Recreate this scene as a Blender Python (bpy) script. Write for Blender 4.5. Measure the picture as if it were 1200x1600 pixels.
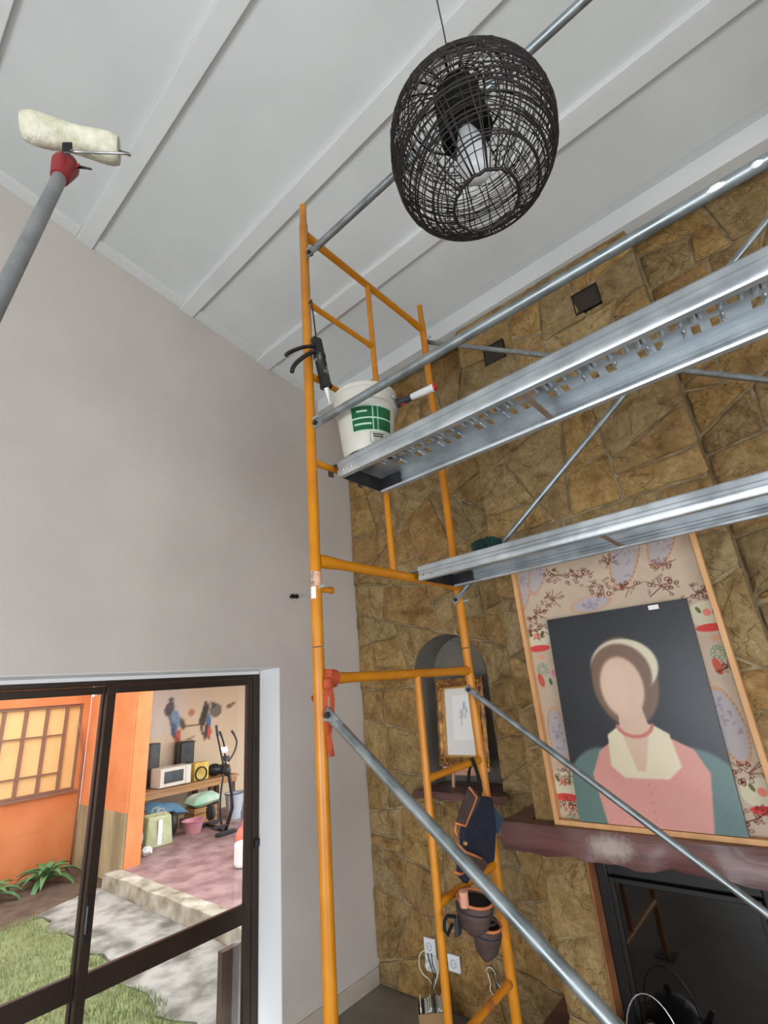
import bpy, bmesh, math, random
import numpy as np
from mathutils import Vector, Matrix

# ---------------------------------------------------------------- scene, camera, light
for o in list(bpy.data.objects):
    bpy.data.objects.remove(o)
S = bpy.context.scene
COL = S.collection
rnd = random.Random(7)

# world axes seen from the camera (rows: camera right, down, forward)
RM = np.array([[0.74990872, 0.65638976, -0.08239783],
               [-0.28453135, 0.20758173, -0.93592293],
               [-0.59722594, 0.72530153, 0.34243081]])
FPX = 754.97
CAM = np.array([2.78653, -2.90664, 1.8])
cam_data = bpy.data.cameras.new('camera')
cam_data.sensor_fit = 'AUTO'
cam_data.sensor_width = 36.0
cam_data.lens = 36.0 * FPX / 1600.0
cam_data.clip_start = 0.02
cam = bpy.data.objects.new('camera', cam_data)
COL.objects.link(cam)
m = Matrix.Identity(4)
for i in range(3):
    m[i][0] = RM[0][i]; m[i][1] = -RM[1][i]; m[i][2] = -RM[2][i]; m[i][3] = CAM[i]
cam.matrix_world = m
S.camera = cam

world = bpy.data.worlds.new('overcast_sky')
S.world = world
world.use_nodes = True
bg = world.node_tree.nodes['Background']
bg.inputs[0].default_value = (0.86, 0.93, 1.0, 1)
bg.inputs[1].default_value = 3.5

def area(name, loc, target, sx, sy, power, color):
    l = bpy.data.lights.new(name, 'AREA')
    l.shape = 'RECTANGLE'; l.size = sx; l.size_y = sy; l.energy = power; l.color = color
    o = bpy.data.objects.new(name, l); COL.objects.link(o)
    o.location = loc
    d = Vector(target) - Vector(loc)
    o.rotation_euler = d.to_track_quat('-Z', 'Y').to_euler()
    return o
# daylight entering through the windows behind the camera
area('rear_window_daylight', (3.1, -6.42, 1.15), (3.1, 0, 1.15), 4.2, 2.0, 120, (0.93, 0.97, 1.0))
area('right_window_daylight', (5.92, -3.3, 1.15), (0, -3.3, 1.15), 2.8, 2.0, 60, (0.95, 0.98, 1.0))

S.view_settings.view_transform = 'Standard'
S.view_settings.look = 'None'
S.view_settings.exposure = 0.08
S.view_settings.gamma = 1.0
S.view_settings.use_curve_mapping = False

# ---------------------------------------------------------------- helpers
def ray(px, py):
    return RM.T @ np.array([(px - 600) / FPX, (py - 800) / FPX, 1.0])
def at(px, py, axis, val):
    """point where the line of sight through a photo pixel meets the plane axis = val"""
    a = 'xyz'.index(axis); d = ray(px, py)
    return Vector(CAM + d * ((val - CAM[a]) / d[a]))
def atd(px, py, depth):
    return Vector(CAM + ray(px, py) * depth)

def lin(c):
    return tuple((v / 12.92 if v <= 0.04045 else ((v + 0.055) / 1.055) ** 2.4) for v in c)
def rgb(r, g, b):
    return lin((r / 255, g / 255, b / 255))

def frame_of(d):
    d = d.normalized()
    a = Vector((0, 0, 1)) if abs(d.z) < 0.9 else Vector((1, 0, 0))
    u = d.cross(a).normalized(); v = d.cross(u).normalized()
    return u, v

class MB:
    def __init__(s):
        s.v = []; s.f = []
    def add(s, vs, fs):
        k = len(s.v)
        s.v += [tuple(p) for p in vs]
        s.f += [tuple(i + k for i in f) for f in fs]
        return s
    def box(s, lo, hi):
        x0, y0, z0 = lo; x1, y1, z1 = hi
        return s.add([(x0,y0,z0),(x1,y0,z0),(x1,y1,z0),(x0,y1,z0),(x0,y0,z1),(x1,y0,z1),(x1,y1,z1),(x0,y1,z1)],
                     [(0,3,2,1),(4,5,6,7),(0,1,5,4),(1,2,6,5),(2,3,7,6),(3,0,4,7)])
    def obox(s, c, ax, ay, az):
        """box from centre and three half-axis vectors"""
        c = Vector(c); ax = Vector(ax); ay = Vector(ay); az = Vector(az)
        P = [c+sx*ax+sy*ay+sz*az for sz in (-1,1) for sx,sy in ((-1,-1),(1,-1),(1,1),(-1,1))]
        return s.add(P, [(0,3,2,1),(4,5,6,7),(0,1,5,4),(1,2,6,5),(2,3,7,6),(3,0,4,7)])
    def prism(s, poly, off):
        """3-D polygon extruded by a vector"""
        off = Vector(off); n = len(poly)
        P = [Vector(p) for p in poly]
        return s.add(P + [p + off for p in P],
                     [tuple(range(n))[::-1], tuple(range(n, 2*n))] + [(i, (i+1) % n, n+(i+1) % n, n+i) for i in range(n)])
    def tube(s, pts, r, n=8, caps=True, closed=False):
        pts = [Vector(p) for p in pts]; N = len(pts)
        rr = r if isinstance(r, (list, tuple)) else [r] * N
        V = []; u = None
        for i, p in enumerate(pts):
            if closed: d = pts[(i+1) % N] - pts[i-1]
            else: d = pts[min(i+1, N-1)] - pts[max(i-1, 0)]
            if d.length < 1e-9: d = Vector((0, 0, 1))
            d.normalize()
            if u is None: u, w = frame_of(d)
            else:
                u = (u - d * u.dot(d))
                u = u.normalized() if u.length > 1e-6 else frame_of(d)[0]
                w = d.cross(u)
            for k in range(n):
                a = 2*math.pi*k/n
                V.append(p + u*(rr[i]*math.cos(a)) + w*(rr[i]*math.sin(a)))
        F = []
        for i in range(N if closed else N-1):
            j = (i+1) % N
            for k in range(n):
                F.append((i*n+k, i*n+(k+1) % n, j*n+(k+1) % n, j*n+k))
        if caps and not closed:
            F.append(tuple(range(n))[::-1]); F.append(tuple((N-1)*n+k for k in range(n)))
        return s.add(V, F)
    def lathe(s, prof, c=(0,0,0), axis=(0,0,1), n=24, caps=True):
        """prof: list of (radius, height) turned about an axis through c"""
        c = Vector(c); d = Vector(axis).normalized(); u, w = frame_of(d)
        V = []; F = []; N = len(prof)
        for r, h in prof:
            for k in range(n):
                a = 2*math.pi*k/n
                V.append(c + d*h + u*(r*math.cos(a)) + w*(r*math.sin(a)))
        for i in range(N-1):
            for k in range(n):
                F.append((i*n+k, i*n+(k+1) % n, (i+1)*n+(k+1) % n, (i+1)*n+k))
        if caps:
            F.append(tuple(range(n))[::-1]); F.append(tuple((N-1)*n+k for k in range(n)))
        return s.add(V, F)
    def ball(s, c, r, n=14, m=9, noise=0.0, rg=None):
        rx, ry, rz = r if isinstance(r, (tuple, list)) else (r, r, r)
        c = Vector(c); V = [c + Vector((0,0,-rz))]; F = []
        for i in range(1, m):
            t = math.pi*i/m - math.pi/2
            for k in range(n):
                a = 2*math.pi*k/n
                q = 1 + (rg.uniform(-noise, noise) if rg else 0)
                V.append(c + Vector((rx*math.cos(t)*math.cos(a)*q, ry*math.cos(t)*math.sin(a)*q, rz*math.sin(t)*q)))
        V.append(c + Vector((0,0,rz)))
        for k in range(n):
            F.append((0, 1+(k+1) % n, 1+k)); F.append((len(V)-1, 1+(m-2)*n+k, 1+(m-2)*n+(k+1) % n))
        for i in range(m-2):
            for k in range(n):
                F.append((1+i*n+k, 1+i*n+(k+1) % n, 1+(i+1)*n+(k+1) % n, 1+(i+1)*n+k))
        return s.add(V, F)
    def ribbon(s, pts, width, thick):
        """strip along pts; width is a vector or list of vectors, thick a vector"""
        pts = [Vector(p) for p in pts]; N = len(pts); V = []; t = Vector(thick)
        for i, p in enumerate(pts):
            w = Vector(width[i] if isinstance(width, list) else width)
            V += [p-w-t, p+w-t, p+w+t, p-w+t]
        F = [(0,3,2,1), tuple((N-1)*4+k for k in range(4))]
        for i in range(N-1):
            for k in range(4):
                F.append((i*4+k, i*4+(k+1) % 4, (i+1)*4+(k+1) % 4, (i+1)*4+k))
        return s.add(V, F)
    def build(s, name, mat, parent=None, smooth=False, bevel=0, kind=None, sub=0, solid=0):
        me = bpy.data.meshes.new(name)
        me.from_pydata(s.v, [], s.f); me.update()
        bm = bmesh.new(); bm.from_mesh(me)
        bmesh.ops.recalc_face_normals(bm, faces=bm.faces); bm.to_mesh(me); bm.free()
        return link(name, me, mat, parent, smooth, bevel, kind, sub, solid)

def link(name, me, mat, parent=None, smooth=False, bevel=0, kind=None, sub=0, solid=0):
    if mat is not None: me.materials.append(mat)
    if smooth:
        me.polygons.foreach_set('use_smooth', [True]*len(me.polygons))
        if smooth == 'auto':
            bm = bmesh.new(); bm.from_mesh(me)
            for e in bm.edges:
                if len(e.link_faces) == 2 and e.calc_face_angle(0) > 0.65: e.smooth = False
            bm.to_mesh(me); bm.free()
    o = bpy.data.objects.new(name, me); COL.objects.link(o)
    if parent is not None: put(o, parent)
    if bevel:
        b = o.modifiers.new('bevel', 'BEVEL'); b.width = bevel; b.segments = 2; b.limit_method = 'ANGLE'
    if solid:
        b = o.modifiers.new('solid', 'SOLIDIFY'); b.thickness = solid; b.offset = 0
    if sub:
        b = o.modifiers.new('sub', 'SUBSURF'); b.levels = sub; b.render_levels = sub
    if kind: o['kind'] = kind
    return o

def worldloc(o):
    l = Vector(o.location)
    return l
def put(o, parent):
    o.parent = parent
    if parent.type == 'EMPTY':
        o.matrix_parent_inverse = Matrix.Translation(-Vector(parent.location))

def thing(name, loc, label, cat, group=None):
    o = bpy.data.objects.new(name, None); COL.objects.link(o)
    o.empty_display_size = 0.05
    o.location = loc; o['label'] = label; o['category'] = cat
    if group: o['group'] = group
    return o
def tag(o, label, cat, group=None):
    o['label'] = label; o['category'] = cat
    if group: o['group'] = group
    return o
def struct(o, label=None):
    o['kind'] = 'structure'
    if label: o['label'] = label
    return o

def curve_pts(P, n=10):
    P = [Vector(p) for p in P]; out = []
    for i in range(len(P)-1):
        p0, p1, p2, p3 = P[max(0, i-1)], P[i], P[i+1], P[min(len(P)-1, i+2)]
        for k in range(n):
            q = k/n; out.append(0.5*((2*p1)+(p2-p0)*q+(2*p0-5*p1+4*p2-p3)*q*q+(3*p1-p0-3*p2+p3)*q**3))
    return out+[P[-1]]

# ---------------------------------------------------------------- materials
def new_mat(name):
    mt = bpy.data.materials.new(name); mt.use_nodes = True
    nt = mt.node_tree
    return mt, nt, nt.nodes['Principled BSDF']
def mat(name, c1, c2=None, scale=6.0, rough=0.6, metal=0.0, bump=0.0, bscale=None, detail=4.0, spec=0.5, stretch=None, rough2=None, coat=0.0, low=0.35, high=0.65, alpha=None, trans=0.0):
    mt, nt, p = new_mat(name)
    N = nt.nodes; L = nt.links
    p.inputs['Roughness'].default_value = rough
    p.inputs['Metallic'].default_value = metal
    p.inputs['Specular IOR Level'].default_value = spec
    if coat:
        p.inputs['Coat Weight'].default_value = coat; p.inputs['Coat Roughness'].default_value = 0.15
    if trans: p.inputs['Transmission Weight'].default_value = trans
    p.inputs['Base Color'].default_value = (*c1, 1)
    if c2 is not None or bump or rough2 is not None:
        tc = N.new('ShaderNodeTexCoord'); mp = N.new('ShaderNodeMapping')
        L.new(tc.outputs['Object'], mp.inputs['Vector'])
        if stretch: mp.inputs['Scale'].default_value = stretch
        nz = N.new('ShaderNodeTexNoise'); nz.inputs['Scale'].default_value = scale; nz.inputs['Detail'].default_value = detail
        L.new(mp.outputs[0], nz.inputs['Vector'])
        if c2 is not None:
            cr = N.new('ShaderNodeValToRGB')
            cr.color_ramp.elements[0].position = low; cr.color_ramp.elements[1].position = high
            cr.color_ramp.elements[0].color = (*c1, 1); cr.color_ramp.elements[1].color = (*c2, 1)
            L.new(nz.outputs['Fac'], cr.inputs[0]); L.new(cr.outputs[0], p.inputs['Base Color'])
        if rough2 is not None:
            mr = N.new('ShaderNodeMapRange'); mr.inputs[1].default_value = low; mr.inputs[2].default_value = high
            mr.inputs[3].default_value = rough; mr.inputs[4].default_value = rough2
            L.new(nz.outputs['Fac'], mr.inputs[0]); L.new(mr.outputs[0], p.inputs['Roughness'])
        if bump:
            nb = N.new('ShaderNodeTexNoise'); nb.inputs['Scale'].default_value = bscale or scale*3; nb.inputs['Detail'].default_value = 6
            L.new(mp.outputs[0], nb.inputs['Vector'])
            b = N.new('ShaderNodeBump'); b.inputs['Strength'].default_value = 1.0; b.inputs['Distance'].default_value = bump
            L.new(nb.outputs['Fac'], b.inputs['Height']); L.new(b.outputs[0], p.inputs['Normal'])
    return mt
def attr_mat(name, rough=0.7, spec=0.5, coat=0.0, bump=0.0, bscale=200):
    mt, nt, p = new_mat(name)
    a = nt.nodes.new('ShaderNodeVertexColor'); a.layer_name = 'paint'
    nt.links.new(a.outputs[0], p.inputs['Base Color'])
    p.inputs['Roughness'].default_value = rough; p.inputs['Specular IOR Level'].default_value = spec
    if coat: p.inputs['Coat Weight'].default_value = coat; p.inputs['Coat Roughness'].default_value = 0.22
    if bump:
        nb = nt.nodes.new('ShaderNodeTexNoise'); nb.inputs['Scale'].default_value = bscale
        tc = nt.nodes.new('ShaderNodeTexCoord'); nt.links.new(tc.outputs['Object'], nb.inputs['Vector'])
        b = nt.nodes.new('ShaderNodeBump'); b.inputs['Distance'].default_value = bump
        nt.links.new(nb.outputs['Fac'], b.inputs['Height']); nt.links.new(b.outputs[0], p.inputs['Normal'])
    return mt
def glass_mat(name, tint=(1, 1, 1), refl=0.02, rough=0.0):
    mt = bpy.data.materials.new(name); mt.use_nodes = True; nt = mt.node_tree; nt.nodes.clear()
    out = nt.nodes.new('ShaderNodeOutputMaterial'); t = nt.nodes.new('ShaderNodeBsdfTransparent'); g = nt.nodes.new('ShaderNodeBsdfGlossy')
    t.inputs[0].default_value = (*tint, 1); g.inputs['Roughness'].default_value = rough
    fr = nt.nodes.new('ShaderNodeFresnel'); fr.inputs[0].default_value = 1.45
    mx = nt.nodes.new('ShaderNodeMixShader')
    nt.links.new(fr.outputs[0], mx.inputs[0]); nt.links.new(t.outputs[0], mx.inputs[1]); nt.links.new(g.outputs[0], mx.inputs[2])
    nt.links.new(mx.outputs[0], out.inputs[0])
    return mt
def stone_mat(name, seed=0.0):
    mt, nt, p = new_mat(name); N = nt.nodes; L = nt.links
    tc = N.new('ShaderNodeTexCoord'); oi = N.new('ShaderNodeObjectInfo')
    ad = N.new('ShaderNodeVectorMath'); ad.operation = 'ADD'
    cb = N.new('ShaderNodeCombineXYZ'); ml = N.new('ShaderNodeMath'); ml.operation = 'MULTIPLY'; ml.inputs[1].default_value = 40.0
    L.new(oi.outputs['Random'], ml.inputs[0]); L.new(ml.outputs[0], cb.inputs[0]); L.new(ml.outputs[0], cb.inputs[2])
    L.new(tc.outputs['Object'], ad.inputs[0]); L.new(cb.outputs[0], ad.inputs[1])
    n1 = N.new('ShaderNodeTexNoise'); n1.inputs['Scale'].default_value = 5.0; n1.inputs['Detail'].default_value = 9; n1.inputs['Roughness'].default_value = 0.68; n1.inputs['Distortion'].default_value = 1.2
    L.new(ad.outputs[0], n1.inputs['Vector'])
    cr = N.new('ShaderNodeValToRGB'); e = cr.color_ramp.elements
    e[0].position = 0.25; e[0].color = (*rgb(108, 91, 66), 1)
    e[1].position = 0.75; e[1].color = (*rgb(226, 213, 184), 1)
    k = e.new(0.40); k.color = (*rgb(163, 141, 104), 1)
    k = e.new(0.53); k.color = (*rgb(190, 171, 135), 1)
    k = e.new(0.63); k.color = (*rgb(200, 184, 152), 1)
    L.new(n1.outputs['Fac'], cr.inputs[0])
    # hue of each stone
    c2 = N.new('ShaderNodeValToRGB'); e = c2.color_ramp.elements; c2.color_ramp.interpolation = 'LINEAR'
    e[0].position = 0.0; e[0].color = (*rgb(214, 204, 184), 1)
    e[1].position = 1.0; e[1].color = (*rgb(248, 232, 206), 1)
    for pos, c in ((0.2, (236, 220, 188)), (0.4, (228, 198, 156)), (0.6, (248, 222, 174)), (0.8, (218, 202, 174))):
        k = e.new(pos); k.color = (*rgb(*c), 1)
    L.new(oi.outputs['Random'], c2.inputs[0])
    mx = N.new('ShaderNodeMix'); mx.data_type = 'RGBA'; mx.blend_type = 'MULTIPLY'; mx.inputs[0].default_value = 1.0
    n4 = N.new('ShaderNodeTexNoise'); n4.inputs['Scale'].default_value = 38; n4.inputs['Detail'].default_value = 6; n4.inputs['Roughness'].default_value = 0.75
    L.new(ad.outputs[0], n4.inputs['Vector'])
    c4 = N.new('ShaderNodeValToRGB'); c4.color_ramp.elements[0].position = 0.32; c4.color_ramp.elements[0].color = (.42, .40, .36, 1); c4.color_ramp.elements[1].position = 0.66; c4.color_ramp.elements[1].color = (1, 1, 1, 1)
    L.new(n4.outputs['Fac'], c4.inputs[0])
    m4 = N.new('ShaderNodeMix'); m4.data_type = 'RGBA'; m4.blend_type = 'MULTIPLY'; m4.inputs[0].default_value = 0.75
    L.new(cr.outputs[0], m4.inputs[6]); L.new(c4.outputs[0], m4.inputs[7])
    L.new(m4.outputs[2], mx.inputs[6]); L.new(c2.outputs[0], mx.inputs[7])
    # dark cracks / veins
    n2 = N.new('ShaderNodeTexNoise'); n2.inputs['Scale'].default_value = 2.2; n2.inputs['Detail'].default_value = 5; n2.inputs['Distortion'].default_value = 2.0
    L.new(ad.outputs[0], n2.inputs['Vector'])
    sb = N.new('ShaderNodeMath'); sb.operation = 'SUBTRACT'; sb.inputs[1].default_value = 0.5
    ab = N.new('ShaderNodeMath'); ab.operation = 'ABSOLUTE'
    L.new(n2.outputs['Fac'], sb.inputs[0]); L.new(sb.outputs[0], ab.inputs[0])
    mr = N.new('ShaderNodeMapRange'); mr.inputs[1].default_value = 0.0; mr.inputs[2].default_value = 0.007; mr.inputs[3].default_value = 0.32; mr.inputs[4].default_value = 0.0
    L.new(ab.outputs[0], mr.inputs[0])
    m2 = N.new('ShaderNodeMix'); m2.data_type = 'RGBA'; L.new(mr.outputs[0], m2.inputs[0]); L.new(mx.outputs[2], m2.inputs[6]); m2.inputs[7].default_value = (*rgb(70, 56, 38), 1)
    L.new(m2.outputs[2], p.inputs['Base Color'])
    p.inputs['Roughness'].default_value = 0.62; p.inputs['Specular IOR Level'].default_value = 0.35
    n3 = N.new('ShaderNodeTexNoise'); n3.inputs['Scale'].default_value = 14; n3.inputs['Detail'].default_value = 9; n3.inputs['Roughness'].default_value = 0.65
    L.new(ad.outputs[0], n3.inputs['Vector'])
    b = N.new('ShaderNodeBump'); b.inputs['Distance'].default_value = 0.028; b.inputs['Strength'].default_value = 1.0
    L.new(n3.outputs['Fac'], b.inputs['Height'])
    b2 = N.new('ShaderNodeBump'); b2.inputs['Distance'].default_value = 0.01; b2.invert = True
    L.new(mr.outputs[0], b2.inputs['Height']); L.new(b.outputs[0], b2.inputs['Normal']); L.new(b2.outputs[0], p.inputs['Normal'])
    return mt

M = {}
M['wall'] = mat('white_plaster', rgb(197, 189, 182), rgb(206, 198, 191), 1.4, 0.85, bump=0.0012, bscale=60)
M['reveal'] = mat('white_reveal_paint', rgb(226, 226, 226), None, rough=0.7, bump=0.001, bscale=40)
M['ceiling'] = mat('ceiling_paint', rgb(200, 203, 202), rgb(212, 215, 214), 1.1, 0.8, bump=0.0008, bscale=50)
M['batten'] = mat('batten_paint', rgb(208, 211, 210), rgb(216, 218, 217), 2.0, 0.7)
M['mortar'] = mat('sandy_mortar', rgb(160, 142, 110), rgb(112, 94, 68), 12, 0.95, bump=0.004, bscale=60)
M['stone'] = stone_mat('ochre_stone')
M['floor'] = mat('grey_floor_tile', rgb(104, 96, 86), rgb(132, 126, 116), 3, 0.45, bump=0.0006)
M['skirt'] = mat('skirting_paint', rgb(196, 186, 172), rgb(182, 170, 154), 8, 0.7)
M['yellow'] = mat('yellow_enamel', rgb(204, 132, 18), rgb(188, 114, 14), 9, 0.36, spec=0.5, bump=0.0006, bscale=60, low=0.3, high=0.75)
M['rust'] = mat('orange_worn_paint', rgb(206, 128, 24), rgb(168, 96, 52), 16, 0.55, low=.5, high=.6)
M['galv'] = mat('galvanised_steel', rgb(170, 177, 182), rgb(198, 204, 208), 10, 0.28, metal=0.7, rough2=0.45, bump=0.0006, bscale=50)
M['tubegalv'] = mat('galvanised_tube', rgb(134, 141, 143), rgb(160, 167, 169), 20, 0.33, metal=0.8, rough2=0.5)
M['darksteel'] = mat('dark_end_cap', rgb(60, 60, 62), rgb(42, 42, 44), 14, 0.5, metal=0.5)
M['rustbar'] = mat('rusty_cross_bar', rgb(150, 128, 112), rgb(168, 150, 136), 30, 0.55, metal=0.5)
M['black'] = mat('black_plastic', rgb(24, 24, 26), None, rough=0.4)
M['blackmetal'] = mat('black_enamel_metal', rgb(20, 20, 21), rgb(30, 29, 28), 12, 0.4, metal=0.2)
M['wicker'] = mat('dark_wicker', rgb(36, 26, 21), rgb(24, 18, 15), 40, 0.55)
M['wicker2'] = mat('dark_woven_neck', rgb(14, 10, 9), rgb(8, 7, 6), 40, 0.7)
M['bulb'] = mat('opal_glass_bulb', rgb(236, 240, 242), None, rough=0.2)
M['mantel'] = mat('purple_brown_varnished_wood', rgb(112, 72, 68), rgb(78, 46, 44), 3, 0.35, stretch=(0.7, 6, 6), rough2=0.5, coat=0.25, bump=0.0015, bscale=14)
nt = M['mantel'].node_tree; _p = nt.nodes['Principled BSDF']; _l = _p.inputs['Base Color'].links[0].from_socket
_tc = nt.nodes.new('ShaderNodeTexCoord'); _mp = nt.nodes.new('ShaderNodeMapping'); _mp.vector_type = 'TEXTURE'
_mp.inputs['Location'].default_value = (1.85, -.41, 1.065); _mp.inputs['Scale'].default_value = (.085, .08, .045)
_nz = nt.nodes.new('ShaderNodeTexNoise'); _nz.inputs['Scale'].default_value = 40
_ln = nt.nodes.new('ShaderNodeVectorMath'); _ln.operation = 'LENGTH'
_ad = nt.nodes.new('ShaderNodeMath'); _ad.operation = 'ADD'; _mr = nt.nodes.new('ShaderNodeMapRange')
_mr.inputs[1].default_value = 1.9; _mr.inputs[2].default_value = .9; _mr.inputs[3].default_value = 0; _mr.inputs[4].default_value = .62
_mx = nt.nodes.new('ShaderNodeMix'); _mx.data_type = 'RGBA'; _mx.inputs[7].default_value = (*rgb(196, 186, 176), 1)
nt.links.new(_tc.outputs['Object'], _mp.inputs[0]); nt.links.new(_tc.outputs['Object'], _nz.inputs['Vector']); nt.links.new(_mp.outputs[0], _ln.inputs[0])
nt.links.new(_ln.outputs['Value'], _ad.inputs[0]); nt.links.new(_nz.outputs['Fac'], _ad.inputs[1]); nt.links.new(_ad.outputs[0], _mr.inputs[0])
nt.links.new(_mr.outputs[0], _mx.inputs[0]); nt.links.new(_l, _mx.inputs[6]); nt.links.new(_mx.outputs[2], _p.inputs['Base Color'])   # pale patch with a noisy rim mixed into the wood colour
M['pine'] = mat('pine_wood', rgb(214, 164, 112), rgb(198, 144, 92), 5, 0.5, stretch=(3, 3, 0.6))
M['jamb'] = mat('brown_fireplace_jamb', rgb(150, 98, 58), rgb(122, 74, 42), 7, 0.6, bump=0.002, bscale=30)
M['fireglass'] = mat('smoked_stove_glass', rgb(14, 12, 12), None, rough=0.03, spec=0.9)
M['soot'] = mat('soot_black', rgb(16, 15, 14), rgb(24, 22, 20), 10, 0.8)
M['niche'] = mat('grey_niche_plaster', rgb(112, 104, 96), rgb(124, 117, 108), 5, 0.9, bump=0.001)
M['gold'] = mat('antique_gold', rgb(176, 128, 66), rgb(112, 70, 40), 30, 0.42, metal=0.4, bump=0.002, bscale=80)
M['goldlip'] = mat('gold_inner_lip', rgb(200, 156, 92), None, rough=0.35, metal=0.4)
M['paper'] = mat('off_white_paper', rgb(232, 230, 224), None, rough=0.7)
M['easel'] = mat('pink_beech_wood', rgb(198, 150, 124), rgb(184, 134, 108), 12, 0.55)
M['white'] = mat('white_plastic', rgb(232, 232, 234), None, rough=0.35)
M['bucket'] = mat('translucent_white_plastic', rgb(196, 192, 182), rgb(208, 204, 195), 6, 0.4, spec=0.5)
M['green'] = mat('green_label', rgb(12, 84, 48), None, rough=0.4)
M['palegreen'] = mat('pale_label_print', rgb(168, 198, 178), None, rough=0.5)
M['inkdark'] = mat('dark_green_ink', rgb(40, 62, 50), None, rough=0.6)
M['navy'] = mat('navy_canvas', rgb(30, 38, 56), rgb(22, 27, 40), 30, 0.85, bump=0.001, bscale=200)
M['brownfab'] = mat('brown_leather_pouch', rgb(84, 66, 60), rgb(64, 48, 44), 20, 0.75, bump=0.001, bscale=120)
M['orangetrim'] = mat('orange_binding', rgb(206, 126, 78), rgb(184, 104, 62), 30, 0.75)
M['strap'] = mat('orange_strap', rgb(196, 88, 52), rgb(172, 70, 42), 18, 0.8)
M['blackstrap'] = mat('black_webbing', rgb(20, 20, 22), None, rough=0.85)
M['card'] = mat('brown_cardboard', rgb(166, 132, 92), rgb(154, 120, 82), 9, 0.85)
M['cable'] = mat('white_cable', rgb(222, 218, 206), None, rough=0.5)
M['rollernap'] = mat('cream_roller_nap', rgb(222, 220, 200), rgb(190, 186, 160), 30, 0.95, bump=0.006, bscale=45)
M['pole'] = mat('grey_aluminium_pole', rgb(132, 134, 136), rgb(148, 150, 150), 20, 0.45, metal=0.5)
M['red'] = mat('red_plastic', rgb(134, 30, 34), None, rough=0.45)
M['redbright'] = mat('bright_red_plastic', rgb(196, 40, 36), None, rough=0.4)
M['darkgrey'] = mat('dark_rubber_grip', rgb(48, 50, 54), None, rough=0.6)
M['bristle'] = mat('dark_green_bristles', rgb(14, 58, 50), rgb(8, 38, 34), 60, 0.8)
M['bronze'] = mat('bronze_aluminium', rgb(58, 44, 36), rgb(50, 38, 31), 6, 0.42, metal=0.35)
M['glass'] = glass_mat('clear_glass')
M['orange'] = mat('orange_render', rgb(230, 142, 88), rgb(220, 128, 74), 3, 0.9, bump=0.002, bscale=30)
M['yellowwall'] = mat('cream_yellow_render', rgb(244, 206, 132), None, rough=0.9)
M['rawwall'] = mat('bare_grey_render', rgb(178, 160, 122), rgb(140, 122, 90), 4, 0.95, bump=0.003, bscale=20, stretch=(1, 1, 0.25))
M['concrete'] = mat('weathered_concrete', rgb(162, 158, 148), rgb(100, 96, 86), 3.5, 0.95, bump=0.004, bscale=20, detail=10, low=.40, high=.60)
M['kerb'] = mat('mossy_kerb', rgb(186, 178, 160), rgb(124, 112, 86), 5, 0.95, bump=0.003, bscale=25, detail=8)
M['purplefloor'] = mat('worn_purple_floor_paint', rgb(126, 94, 92), rgb(160, 130, 124), 4, 0.6, detail=10, low=.38, high=.62)
M['soil'] = mat('brown_soil', rgb(104, 84, 68), rgb(80, 62, 48), 7, 1.0, bump=0.015, bscale=18)
M['lawn'] = mat('lawn_soil_green', rgb(140, 146, 98), rgb(122, 124, 84), 6, 1.0, bump=0.01, bscale=40)
M['grass'] = mat('grass_blades', rgb(158, 164, 112), rgb(132, 144, 92), 5, 0.8)
M['agave'] = mat('agave_green', rgb(106, 148, 92), rgb(80, 124, 76), 6, 0.5)
M['benchwood'] = mat('bench_wood', rgb(186, 140, 88), rgb(166, 118, 70), 4, 0.6, stretch=(5, 0.6, 5))
M['darkwood'] = mat('dark_brown_board', rgb(92, 72, 58), rgb(72, 54, 42), 5, 0.8, stretch=(4, 4, 0.5))
M['cream'] = mat('cream_plastic', rgb(228, 220, 202), None, rough=0.4)
M['darkglass'] = mat('dark_oven_window', rgb(34, 36, 38), None, rough=0.15)
M['bagyellow'] = mat('yellow_box', rgb(226, 184, 70), rgb(232, 210, 120), 8, 0.6)
M['bluecloth'] = mat('blue_pillow', rgb(98, 138, 160), rgb(76, 112, 140), 7, 0.9)
M['greencloth'] = mat('mint_pillow', rgb(150, 200, 164), rgb(196, 214, 190), 4, 0.9)
M['bagolive'] = mat('pale_olive_bag', rgb(196, 198, 156), rgb(170, 172, 126), 6, 0.7)
M['pink'] = mat('pink_plastic', rgb(206, 140, 150), None, rough=0.4)
M['greybin'] = mat('grey_plastic_bin', rgb(176, 182, 190), None, rough=0.45)
M['coral'] = mat('coral_bag', rgb(228, 116, 92), None, rough=0.6)
M['bluegrey'] = mat('blue_grey_cloth', rgb(96, 106, 130), None, rough=0.85)
M['whitecloth'] = mat('white_cloth', rgb(236, 234, 230), None, rough=0.85)
M['winframe'] = mat('brown_window_frame', rgb(146, 104, 82), None, rough=0.6)
M['pane'] = mat('pale_yellow_pane', rgb(246, 196, 130), rgb(250, 208, 140), 2, 0.5)  # opaque pale yellow panes of the outbuilding window
M['leafdark'] = mat('tree_leaf', rgb(70, 92, 50), rgb(48, 70, 34), 6, 0.7)
M['bark'] = mat('tree_bark', rgb(96, 80, 62), rgb(70, 56, 42), 8, 0.9, bump=0.01)
M['stainless'] = mat('bare_steel', rgb(190, 192, 194), None, rough=0.25, metal=0.9)
M['portrait'] = attr_mat('portrait_print', 0.42, 0.5, coat=0.25, bump=0.0004, bscale=600)
M['fabric'] = attr_mat('printed_fabric', 0.9, 0.2, bump=0.0006, bscale=400)
M['mural'] = attr_mat('painted_cream_wall', 0.9, 0.3)
M['frost'] = mat('white_window_frame', rgb(230, 230, 228), None, rough=0.5)

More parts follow.
